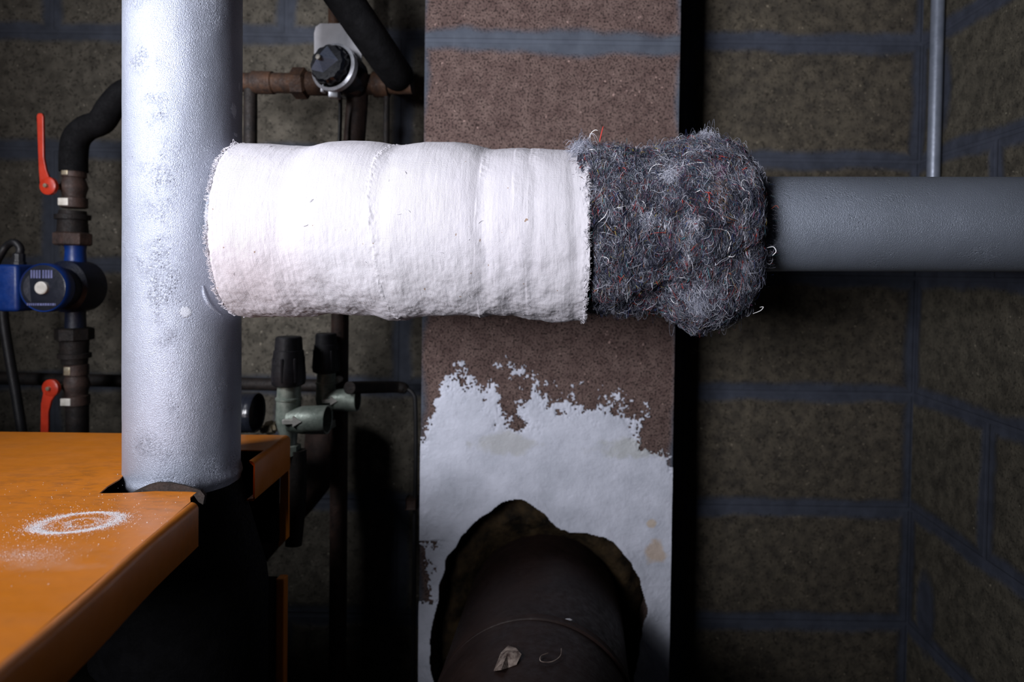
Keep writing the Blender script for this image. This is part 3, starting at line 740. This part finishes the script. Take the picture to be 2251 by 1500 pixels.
def wool_fib(N, K, lmin, lmax, rmin, rmax, curl, lift, wave, spread=.38, pick=None, col_noise=True, along=0.0):
    s0 = rng.uniform(sW0, sW1+.002, N); t0 = rng.uniform(-.5, PI+.9, N)
    c1, c2 = np.cos(t0), np.sin(t0)
    a0 = along + .85*fbm(s0*40, c1*5, c2*5, 2, 171) + rng.normal(size=N)*spread + np.where(rng.random(N) < .5, 0, PI)
    Pp = strands(s0, t0, wool_r, K, rng.uniform(lmin, lmax, N), a0, curl, lift, .0002, wave)
    if pick is None:
        ci = rng.choice(len(pal), N, p=prb); shift = fbm(s0*90, c1*9, c2*9, 2, 175); ci = np.where((ci < 5) & col_noise, np.clip(ci+np.round(shift*4.2), 0, 4), ci).astype(int)
    else: ci = rng.choice(pick, N)
    C = np.concatenate([pal[ci]*rng.uniform(.42, .85, (N, 1)), np.ones((N, 1))], 1)
    return Pp, rng.uniform(rmin, rmax, N), C
out = []
for args in [(46000, 6, .004, .015, .00007, .00017, 80, .0018, 0), (7000, 7, .008, .020, .00010, .00022, 50, .0026, 60), (1500, 6, .004, .012, .00012, .00025, 150, .0050, 0), (3200, 6, .005, .014, .0004, .0011, 60, .0008, 0), (5000, 5, .003, .007, .0003, .0006, 120, .0014, 0)]:
    out.append(fibres(*wool_fib(*args)[:1], *wool_fib.__defaults__[:0]) if False else fibres(*wool_fib(*args)))
def merge(parts):
    off = 0; Vs = []; Fs = []; Cs = []
    for v_, f_, c_2 in parts: Vs.append(v_); Fs.append(f_+off); Cs.append(c_2); off += len(v_)
    return np.concatenate(Vs), np.concatenate(Fs), np.concatenate(Cs)
# end-face fibres, loosely sticking out to the right
N = 2600; t0 = rng.uniform(-.3, PI+.4, N); s0 = np.full(N, sW1)+rng.uniform(-.004, .003, N)
rad_f = rng.uniform(.45, 1.0, N)
Pe = strands(s0, t0, lambda s_, t_: BR + (wool_r(np.minimum(s_, sW1), t_)-BR)*rad_f, 6, rng.uniform(.004, .016, N), rng.normal(size=N)*.9, 90, .001, 0)
ci = rng.choice(len(pal), N, p=prb); out.append(fibres(Pe, rng.uniform(.0001, .0002, N), np.concatenate([pal[ci], np.ones((N, 1))], 1)))
V, f, C = merge(out)
o = new_obj('wool_fibre', V, f.tolist(), M['fibre'], wool, cols=C); o['kind'] = 'stuff'
# curly loose threads
out = []
out.append(fibres(*wool_fib(620, 12, .008, .028, .00016, .00034, 95, .0030, 70, 1.0, [4, 4, 3]), 5))
out.append(fibres(*wool_fib(90, 10, .008, .020, .0003, .0007, 60, .0015, 40, .5, [5, 5, 5, 8]), 5))
out.append(fibres(*wool_fib(30, 10, .008, .022, .0003, .0005, 110, .0025, 60, .8, [6, 7, 7, 9, 10]), 5))
P_, r_, C_ = wool_fib(80, 14, .008, .026, .00024, .00046, 120, .0028, 130, 1.3, [4]); C_[:, :3] = (.80, .79, .82); out.append(fibres(P_, r_, C_, 5))
# the tall red and cream threads standing on the top left, and fluffy wisps there
def polyline(px_list, Y, K=12):
    P = smooth_path([at(x, y, Y) for x, y in px_list], max(1, K//(len(px_list)-1))); return np.array([[p[:] for p in P]])
for pts, r_, col in [([(1318, 312), (1321, 298), (1326, 278)], .0007, (.45, .04, .03)), ([(1296, 303), (1300, 292), (1308, 286), (1314, 287)], .0004, (.8, .8, .78)),
                     ([(1686, 545), (1700, 543), (1706, 553), (1698, 562)], .0005, (.8, .8, .82)), ([(1655, 690), (1672, 683), (1678, 675), (1670, 676)], .0004, (.7, .7, .7)),
                     ([(1695, 460), (1706, 452), (1712, 458)], .0003, (.3, .06, .03))]:
    Pn = polyline(pts, YP-.075 if pts[0][0] > 1600 else YP-.01); out.append(fibres(Pn, np.array([r_]), np.array([[*col, 1]]), 6))
V, f, C = merge(out)
o = new_obj('loose_thread', V, f.tolist(), M['fibre'], wool, cols=C); o['kind'] = 'stuff'
# lint tufts: pale clumps of fine fibre
out = []
for (x, y), n_f, ln, ci_, sp in [((1275, 315), 420, .016, [2, 3, 4], .006), ((1540, 300), 300, .012, [3, 4], .005), ((1463, 392), 260, .014, [3, 4, 4], .003), ((1565, 398), 120, .008, [4, 9], .003), ((1560, 445), 160, .010, [8, 3], .004), ((1420, 490), 160, .010, [3, 4], .004), ((1680, 365), 220, .012, [2, 3, 4], .005), ((1660, 610), 160, .014, [1, 2], .008), ((1535, 640), 260, .018, [2, 3, 4], .006), ((1510, 500), 100, .009, [4], .003)]:
    s_c = X_of(x, y, YP-.06 if 340 < y < 660 else YP); yy = (492-y)/F*.70
    thc = math.acos(max(-1, min(1, yy/.098)))
    s0 = s_c + rng.normal(size=n_f)*sp; t0 = thc + rng.normal(size=n_f)*sp/.1*1.6; s0 = np.clip(s0, sW0-.004, sW1+.004)
    Pp = strands(s0, t0, wool_r, 6, rng.uniform(ln*.5, ln, n_f), rng.normal(size=n_f)*.8, 160, .004, .001)
    out.append(fibres(Pp, rng.uniform(.00008, .00018, n_f), np.concatenate([pal[rng.choice(ci_, n_f)], np.ones((n_f, 1))], 1)))
V, f, C = merge(out)
o = new_obj('lint_tuft', V, f.tolist(), M['fibre'], wool, cols=C); o['kind'] = 'stuff'

# ------------------------------------------------------------------ pipework behind: right
cpz = at(2049, 480, 1.17)
t_ = thing('conduit', 'thin grey vertical conduit in the right wall corner', 'pipe', tuple(cpz))
MB().lathe(cpz, (0, 0, 1), [(0, .0112), (2.55-cpz.z, .0112)], 28).build('pipe_body', M['conduit'], t_)
MB().lathe(cpz, (0, .0, 1), [(-.006, .010), (-.004, .014), (.02, .014), (.022, .0113)], 28).build('coupling', M['conduit'], t_)

# ------------------------------------------------------------------ pipework behind: centre left
Yk = 1.06
def vpx(p1, p2, Y): return at(*p1, Y), at(*p2, Y)
# black insulated pipe slanting in from the top
pth = [at(690, -95, .92), at(745, -20, .95), at(815, 82, 1.00), at(866, 155, 1.06)]
e1 = at(874, 167, 1.10); e2 = at(870, 172, 1.17); e3 = at(866, 175, YB+.02)
tag(MB().sweep([p[:] for p in pth]+[e1[:], e2[:], e3[:]], .0265, 32, 8).build('insulated_pipe', M['foam']), 'fat black insulated pipe slanting down from the top edge', 'pipe')

act = thing('valve_actuator', 'pale plate with a black faceted control knob on rusty pipework', 'valve', tuple(at(740, 215, Yk)))
pl_px = [(690, 72), (694, 58), (704, 51), (757, 50), (794, 95), (795, 140), (788, 151), (785, 132), (776, 124), (690, 150)]
pl_px = [(690, 72), (694, 58), (704, 51), (784, 51), (793, 60), (796, 90), (794, 150), (690, 152)]
MB().prism([at(x, y, Yk)[:] for x, y in pl_px], (0, .004, 0), .0008).build('mounting_plate', M['plastic_white'], act, smooth=False)
kc_ = at(736, 150, Yk-.02); kax = Vector((-.28, -1, .12)).normalized()
MB().lathe(kc_+kax*-.03, kax, [(-.012, .034), (0, .036), (.024, .037), (.028, .035)], 40).build('valve_housing', M['knob_black'], act)
MB().lathe(kc_, kax, [(-.006, .0345), (-.004, .0392), (.005, .0392), (.007, .0345)], 48, caps=(False, False)).build('scale_ring', M['steel_ring'], act)
kn = MB()
prof = [(.004, .031), (.018, .030), (.022, .027)]
rings = []; x_ = Vector((0, 0, 1)); x_ = (x_-kax*x_.dot(kax)).normalized(); y_ = kax.cross(x_)
for t, r in prof: rings.append([kc_+kax*t+(x_*math.cos(2*PI*j/48)+y_*math.sin(2*PI*j/48))*(r+(.0016 if j % 4 < 2 else 0)) for j in range(48)])
knob = kn.ring_skin(rings).build('knob', M['knob_black'], act, angle=25)
M['knob_lit_face'] = simple('lit_black_plastic', (.20, .23, .32), (.26, .29, .38), 60, .28, 0, .0001, .6)  # black plastic made paler: light on the pointer facets is put into the colour
kc2 = kc_+kax*.022
pts = []
for a in (35, 80, 145, 200, 250, 300): pts.append(kc2+(x_*math.cos(math.radians(a))+y_*math.sin(math.radians(a)))*.024)
apex = kc2+kax*.013+x_*.003+y_*.005
fp = MB(); pts = [kc2+x_*.027+y_*.001, kc2-x_*.010+y_*.027, kc2-x_*.016+y_*.004, kc2+x_*.002-y_*.021]
fp.add([p[:] for p in pts]+[(apex+(p-kc2)*.10)[:] for p in pts], [(i, (i+1) % 4, (i+1) % 4+4, i+4) for i in range(4)]+[tuple(range(4, 8))])
kface = fp.build('pointer', M['knob_lit_face'], knob, smooth=False)
MB().lathe(apex, kax, [(-.003, .0042), (.0015, .0042), (.0022, .003)], 20).build('screw', M['nickel'], knob)
MB().box(at(704, 202, Yk-.02), at(717, 190, Yk-.01), .001).box(at(721, 214, Yk-.025), at(750, 202, Yk-.010), .0015).build('clip', M['steel_ring'], act)
MB().lathe(at(760, 178, Yk+.012), (0, 0, 1), [(-.025, .022), (-.02, .027), (.03, .027), (.035, .02)], 28).build('valve_body', M['brown_iron'], act)

ru = thing('union_pipe', 'rusty horizontal pipe with a hexagonal union nut left of knob', 'pipe', tuple(at(640, 200, Yk+.03)))
c_ = at(520, 181, Yk+.02); d_ = (at(700, 184, Yk+.02)-c_)
sp = lambda x: S(x-520, Yk+.02)
MB().lathe(c_, d_, [(-.04, .0155), (sp(555), .0155), (sp(558), .0185), (sp(600), .0185), (sp(603), .0165), (sp(645), .0165)], 28).build('pipe_body', M['rusty'], ru)
MB().lathe(c_, d_, [(sp(643), .019), (sp(646), .0255), (sp(672), .0255), (sp(677), .021)], 6, rot=.3).build('union_nut', M['rusty'], ru, angle=20)
MB().lathe(c_, d_, [(sp(677), .018), (sp(678), .0195), (sp(745), .0195)], 28).build('tail', M['rusty'], ru)
c_ = at(775, 186, Yk+.03); tag(MB().lathe(c_, at(860, 186, Yk+.03)-c_, [(0, .017), (.035, .017), (.036, .021), (.06, .021), (.062, .016), (.10, .016)], 28).build('threaded_fitting', M['rusty']), 'rusty fitting between the black knob valve and slanting insulated pipe', 'fitting')
c_ = at(786, 205, Yk+.03); e_p = at(777, 330, Yk+.03)
tag(MB().sweep([c_[:], at(784, 240, Yk+.03)[:], e_p[:], at(765, 450, Yk+.03)[:], at(748, 560, 1.10)[:], at(748, 640, 1.105)[:]], .0175, 24, 8).build('iron_pipe', M['brown_iron']), 'dark vertical pipe dropping from the knob valve behind the lagging', 'pipe')
tag(MB().lathe(at(738, 60, 1.13), (0, 0, 1), [(-.09, .0125), (.8, .0125)], 24).build('iron_pipe', M['rusty']), 'reddish pipe rising behind the pale plate to the top', 'pipe')
tag(MB().sweep([at(748, 212, Yk-.005)[:], at(748, 260, Yk)[:], at(746, 330, Yk)[:], at(746, 420, Yk)[:]], .0032, 12, 6).build('cable', M['cable']), 'thin black cable hanging below the knob valve', 'cable')
tag(MB().lathe(at(850, 190, Yk+.03), (0, 0, -1), [(0, .0052), (.24, .0052)], 16).build('iron_pipe', M['black_iron']), 'slim black rod put in as the shadow below the slanting insulated pipe', 'pipe')  # no real pipe: black rod added where the upright pipe's shadow falls
tag(MB().lathe(at(551, 190, Yk+.02), (0, 0, -1), [(0, .0105), (.26, .0105)], 20).build('iron_pipe', M['black_iron']), 'short black rod put in as a shadow below rusty union beside the upright silver pipe', 'pipe')  # rod added in place of a dark shadow strip under the union

# tall brown pipe down to the floor
bt = at(748, 640, 1.105)
tp_ = thing('iron_pipe', 'tall brown pipe running down to the floor behind the lagging', 'pipe', (bt.x, bt.y, 0))
MB().lathe((bt.x, bt.y, 0), (0, 0, 1), [(0, .0145), (bt.z, .0145)], 28).build('pipe_body', M['brown_iron'], tp_)
MB().lathe(at(747, 833, 1.095), (0, -1, 0), [(0, .006), (.02, .006)], 14).build('bracket', M['nickel'], tp_)

# two drain valves with black caps
def valve(cx, cy, Y, sc, label, ang=0.0):
    t = thing('drain_valve', label, 'valve', tuple(at(cx, cy, Y)), 'green brass valves with black caps')
    o = at(cx, cy, Y); k = sc*Y/F    # metres per drawn unit
    MB().lathe(o, (.02, 0, 1), [(-60*k, 14*k), (-56*k, 19*k), (-30*k, 20*k), (-10*k, 25*k), (0, 27*k), (8*k, 26*k), (40*k, 25.5*k), (42*k, 27.5*k), (46*k, 27.5*k), (48*k, 25*k), (84*k, 24*k)], 40).build('body', M['verdigris'], t)
    cap = MB().lathe(o, (.0, 0, 1), [(72*k, 27*k), (76*k, 34*k), (88*k, 36*k), (110*k, 35*k), (150*k, 31*k), (152*k, 29*k), (178*k, 27.5*k), (181*k, 25*k)], 40)
    for j in range(8):
        a = j*PI/4; p = o + Vector((math.cos(a)*33*k, math.sin(a)*33*k, 110*k)); cap.lathe(p, (0, 0, 1), [(-26*k, 4*k), (24*k, 3.4*k), (26*k, 1.5*k)], 8)
    cap.build('cap', M['rubber'], t)
    dirv = Vector((1, .02, .02)).normalized(); oo = o + Vector((.004, -8*k, -2*k))
    MB().lathe(oo, dirv, [(0, 25*k), (16*k, 28*k), (30*k, 30.5*k), (82*k, 31.5*k), (84*k, 30.5*k), (83*k, 28*k), (62*k, 27*k)], 40, caps=(True, True)).build('outlet', M['verdigris'], t)
    MB().lathe(oo+dirv*60*k, dirv, [(0, 26.5*k), (4*k, 26.5*k)], 30).build('outlet_bore', M['rubber'], t)
    a0 = oo + Vector((.0, -1, .12)).normalized()*33*k + dirv*4*k
    ay = Vector((0, 0, 1)); ax = dirv; nrm = Vector((.0, -1, 0))
    arrow = [(-6, -4), (16, -4), (16, -11), (36, 1), (16, 13), (16, 6), (-6, 6)]
    MB().prism([(a0 + ax*x*k + ay*(y-2)*k)[:] for x, y in arrow], (.0, .008, 0), .0006).build('flow_arrow', M['grey_disc'], t, smooth=False)
    MB().lathe(o+Vector((0, 0, -58*k)), (.02, .0, -1), [(0, 20*k), (2*k, 26*k), (22*k, 27*k), (26*k, 20*k)], 6).build('nut', M['verdigris'], t, angle=20)
    return t
valve(634, 920, 1.02, 1.0, 'green brass valve with black cap nearest the boiler corner')
valve(716, 877, 1.068, .80, 'smaller green brass valve with black cap in front of brown pipe')
# pipe under the front valve
tag(MB().sweep([at(655, 990, 1.02)[:], at(656, 1040, 1.02)[:], at(654, 1110, 1.02)[:], at(645, 1200, 1.01)[:]], .0125, 20, 6).build('iron_pipe', M['black_iron']), 'black pipe under the front green valve beside boiler corner', 'pipe')
# elbow + fat brown pipe falling behind the boiler
tag(MB().sweep([at(716, 905, 1.165)[:], at(714, 960, 1.165)[:], at(704, 1025, 1.155)[:], at(664, 1082, 1.12)[:], at(600, 1152, 1.08)[:], at(480, 1290, 1.02)[:]], .0335, 32, 8).build('iron_pipe', M['brown_iron']), 'fat brown pipe bending down behind the boiler corner', 'pipe')
# black outlet tube to the thin tube by the chimney
tag(MB().sweep([at(768, 853, 1.04)[:], at(800, 852, 1.08)[:], at(862, 851, 1.15)[:], at(884, 853, 1.16)[:], at(894, 860, 1.16)[:]], lambda t: .0105 if t < .8 else .0105-(t-.8)*.02, 20, 6).build('iron_pipe', M['black_iron']), 'short thick black pipe from the rear green valve toward chimney', 'pipe')
thn = thing('thin_tube', 'thin black tube bending down along the left edge of chimney', 'pipe', tuple(at(908, 1500, 1.16)))
MB().sweep([at(880, 851, 1.16)[:], at(897, 856, 1.16)[:], at(909, 868, 1.16)[:], at(913, 890, 1.16)[:], at(914, 1000, 1.16)[:], at(911, 1200, 1.16)[:], at(908, 1520, 1.16)[:], at(905, 1800, 1.16)[:]], .0038, 14, 8).build('tube', M['cable'], thn)
MB().box(at(898, 1112, 1.17), at(914, 1099, 1.15), .002).build('clip', M['brown_iron'], thn)
# dark horizontal pipe low on the wall
c_ = at(-120, 829, 1.19); tag(MB().lathe(c_, at(705, 848, 1.19)-c_, [(0, .0115), ((at(705, 848, 1.19)-c_).length, .0115)], 24).build('iron_pipe', M['black_iron']), 'long black horizontal pipe low on the block wall behind pump', 'pipe')
# black drum end right of the upright pipe
dr = thing('pressure_vessel', 'black ribbed cylinder between the silver pipe and green valve', 'vessel', tuple(at(545, 950, 1.0)))
dc = at(500, 907, 1.0); dv = Vector((1, .04, 0)).normalized(); rr_ = S(44, 1.0)
pf = [(-.02, rr_*.9), (0, rr_)]
for k in range(6): pf += [(.004+k*.006, rr_), (.006+k*.006, rr_*.975), (.008+k*.006, rr_*.975), (.009+k*.006, rr_)]
MB().lathe(dc, dv, pf+[(.044, rr_), (.046, rr_*.97), (.044, rr_*.9), (.036, rr_*.88)], 56).build('drum', M['knob_black'], dr)
tag(MB().lathe(at(575, 945, 1.03), at(606, 938, 1.03)-at(575, 945, 1.03), [(0, .007), (.008, .007), (.009, .011), (.020, .011), (.021, .008), (.026, .008)], 6).build('brass_fitting', M['brass']), 'small brass fitting between the black cylinder and front valve', 'fitting')

# ------------------------------------------------------------------ pump column, far left
Yq = 1.10
tag(MB().sweep([at(300, 195, Yq+.0)[:], at(272, 205, Yq)[:], at(244, 235, Yq)[:], at(222, 268, Yq)[:], at(190, 282, Yq)[:], at(168, 305, Yq)[:], at(162, 340, Yq)[:], at(162, 378, Yq)[:]], .0205, 32, 8).build('insulated_pipe', M['foam']), 'black double bend pipe between the silver upright and red lever', 'pipe')
tag(MB().lathe(at(268, 210, Yq), (at(268, 120, Yq+.02)-at(268, 210, Yq)), [(-.03, .02), (0, .028), (.05, .030), (.06, .024), (.5, .024)], 32).build('insulated_pipe', M['foam']), 'black pipe rising just behind the silver upright pipe', 'pipe') if False else None
def ball_valve(cx, cy, Y, sign, label):
    k = Y/F; o = at(cx, cy, Y)
    t = thing('lever_valve', label, 'valve', tuple(o + Vector((0, 0, -45*k))), 'lever valves on the pump pipe')
    MB().lathe(o, (0, 0, 1), [(-46*k, 22*k), (-44*k, 25*k), (-24*k, 25*k), (-22*k, 21*k), (-14*k, 22*k), (0, 26*k), (14*k, 22*k), (20*k, 20*k), (22*k, 23*k), (44*k, 23*k), (46*k, 20*k)], 28).build('body', M['brown_iron'], t)
    MB().box(o+Vector((-16*k, -26*k, -sign*-0*k-42*k)), o+Vector((6*k, -22*k, -26*k)), .001).build('nut_face', M['nickel'], t)
    MB().box(o+Vector((-10*k, -24*k, 24*k)), o+Vector((4*k, -21.5*k, 42*k)), .001).build('nut_face', M['brass'], t)
    st = o + Vector((-28*k, -30*k, -2*k))
    MB().lathe(o+Vector((-20*k, -18*k, -2*k)), (-.1, -1, 0), [(0, 7*k), (18*k, 7*k)], 16).build('stem', M['brass'], t)
    hub = MB().lathe(st, (-.1, -1, 0), [(-2*k, 17*k), (0, 19*k), (7*k, 19*k), (9*k, 16*k)], 32).build('lever_hub', M['red'], t)
    MB().lathe(st, (-.1, -1, 0), [(9*k, 5*k), (14*k, 4.5*k)], 6).build('screw', M['brass'], hub)
    s_ = sign; lv = [(-17, 6*s_), (3, 18*s_), (-3, 34*s_), (-8, 60*s_), (-9, 148*s_), (-12, 154*s_), (-20, 154*s_), (-23, 148*s_), (-19, 34*s_)] if s_ > 0 else [(-14, -4), (12, -12), (2, -28), (-4, -52), (-4, -150), (-8, -156), (-18, -156), (-22, -150), (-20, -34)]
    MB().prism([(st+Vector((x*k, -2*k, z*k)))[:] for x, z in lv], (0, -6*k, 0), .0012).build('lever', M['red'], t, smooth=False)
    return t
ball_valve(163, 412, Yq, 1, 'upper lever valve with a red handle standing upright')
ball_valve(168, 846, Yq, -1, 'lower lever valve with a red handle pointing down')
pm = thing('circulation_pump', 'blue circulation pump with a round black face on the pipe', 'pump', tuple(at(165, 700, Yq)))
k = Yq/F; o = at(166, 630, Yq)
MB().lathe(o, (-.15, -1, 0), [(-.03, 40*k), (-.02, 55*k), (0, 58*k), (.02, 56*k), (.03, 40*k)], 48).build('volute', M['pump_dark'], pm)
MB().lathe(at(166, 560, Yq), (0, 0, 1), [(-35*k, 22*k), (-10*k, 20*k), (10*k, 19*k), (22*k, 21*k)], 32).build('neck', M['pump_blue'], pm)
MB().lathe(at(166, 700, Yq), (0, 0, -1), [(-35*k, 22*k), (-10*k, 19*k), (25*k, 20*k)], 32).build('neck', M['pump_dark'], pm)
mc = at(96, 633, Yq-.09); ma = Vector((-.02, -1, 0)).normalized(); k2 = (Yq-.09)/F
MB().sweep([at(166, 632, Yq)[:], at(120, 633, Yq-.05)[:], (mc-ma*.012)[:]], 46*k2, 40, 5).build('motor_housing', M['pump_dark'], pm)
MB().lathe(mc, ma, [(-.02, 48*k2), (-.012, 54*k2), (0, 54*k2), (.002, 52.5*k2), (.0, 50*k2)], 56).build('rim', M['pump_blue'], pm)
ld = MB().lathe(mc, ma, [(.0, 50*k2), (.0012, 50*k2), (.0016, 48*k2)], 56).build('label_disc', M['knob_black'], pm)
def plate(x0, y0, x1, y1, Y, th, mat, name, par):
    return MB().prism([at(x, y, Y)[:] for x, y in ((x0, y0), (x1, y0), (x1, y1), (x0, y1))], (0, th, 0)).build(name, mat, par, smooth=False)
ylab = mc.y-.0020
pr = MB()
for x in (67, 73, 79, 85, 93, 99, 105, 111): pr.prism([at(a, b, ylab)[:] for a, b in ((x, 594), (x+4, 594), (x+4, 612), (x, 612))], (0, .0004, 0))
pr.build('label_print', M['faint_print'], pm, smooth=False); pr = MB()
x = 59
random.seed(2)
while x < 122:
    w_ = random.choice((3, 4, 5)); pr.prism([at(a, b, ylab)[:] for a, b in ((x, 667), (x+w_, 667), (x+w_, 672), (x, 672))], (0, .0004, 0)); x += w_+1.2
pr.build('label_print', M['faint_print'], pm, smooth=False)
MB().lathe(mc+ma*.0016, ma, [(0, 14*k2), (.004, 14*k2), (.005, 12*k2)], 32).build('vent_plug', M['grey_disc'], pm)
b0 = at(6, 684, Yq-.07); b1 = at(56, 582, Yq-.07)
MB().box((b0.x, Yq-.085, b0.z), (b1.x, Yq-.03, b1.z), .006).build('terminal_box', M['pump_blue'], pm)
MB().lathe(at(42, 584, Yq-.055), (0, 0, 1), [(0, 14*k2), (8*k2, 14*k2), (9*k2, 12*k2), (26*k2, 12*k2), (30*k2, 8*k2)], 10).build('cable_gland', M['rubber'], pm)
tag(MB().sweep([at(43, 560, Yq-.055)[:], at(44, 545, Yq-.055)[:], at(32, 533, Yq-.055)[:], at(16, 540, Yq-.05)[:], at(2, 560, Yq-.05)[:], at(-14, 600, Yq-.04)[:], at(-14, 680, Yq-.03)[:], at(-8, 760, Yq-.02)[:]], .0056, 14, 8).build('cable', M['cable']), 'black cable looping out of the pump terminal box', 'cable')
tag(MB().sweep([at(6, 640, Yq+.02)[:], at(8, 700, Yq+.02)[:], at(20, 780, Yq+.02)[:], at(34, 860, Yq+.02)[:], at(50, 960, Yq+.02)[:], at(60, 1040, Yq+.02)[:]], .0075, 14, 8).build('cable', M['cable']), 'black cable hanging below the pump toward the boiler top', 'cable')
def union(cx, cy, label, flip=1):
    t = thing('pipe_union', label, 'fitting', tuple(at(cx, cy+35, Yq)), 'union nuts above and below the pump'); o = at(cx, cy, Yq)
    MB().lathe(o, (0, 0, flip), [(-40*k, 33*k), (-37*k, 37*k), (-14*k, 37*k), (-11*k, 30*k)], 8, rot=.2).build('union_nut', M['brown_iron'], t, angle=20)
    MB().lathe(o, (0, 0, flip), [(-11*k, 29*k), (16*k, 27*k), (17*k, 33*k), (27*k, 33*k), (28*k, 26*k), (36*k, 25*k)], 28).build('tailpiece', M['black_iron'], t)
union(160, 500, 'dark union nut between the upper lever valve and pump')
union(164, 762, 'dark union nut between the pump and lower lever valve', -1) if False else None
t = thing('pipe_union', 'dark union nut between the pump and lower lever valve', 'fitting', tuple(at(164, 800, Yq)), 'union nuts above and below the pump'); o = at(164, 760, Yq)
MB().lathe(o, (0, 0, -1), [(-40*k, 30*k), (-37*k, 36*k), (-14*k, 36*k), (-11*k, 28*k)], 8, rot=.2).build('union_nut', M['black_iron'], t, angle=20)
MB().lathe(o, (0, 0, -1), [(-11*k, 27*k), (16*k, 26*k), (17*k, 31*k), (27*k, 31*k), (28*k, 25*k), (40*k, 24*k)], 28).build('tailpiece', M['black_iron'], t)
tag(MB().lathe(at(170, 890, Yq), (0, 0, -1), [(0, .0165), (.45, .0165)], 28).build('iron_pipe', M['black_iron']), 'black pipe below the lower lever valve going behind boiler', 'pipe')

for o in bpy.data.objects:
    if '_o' in o: del o['_o']
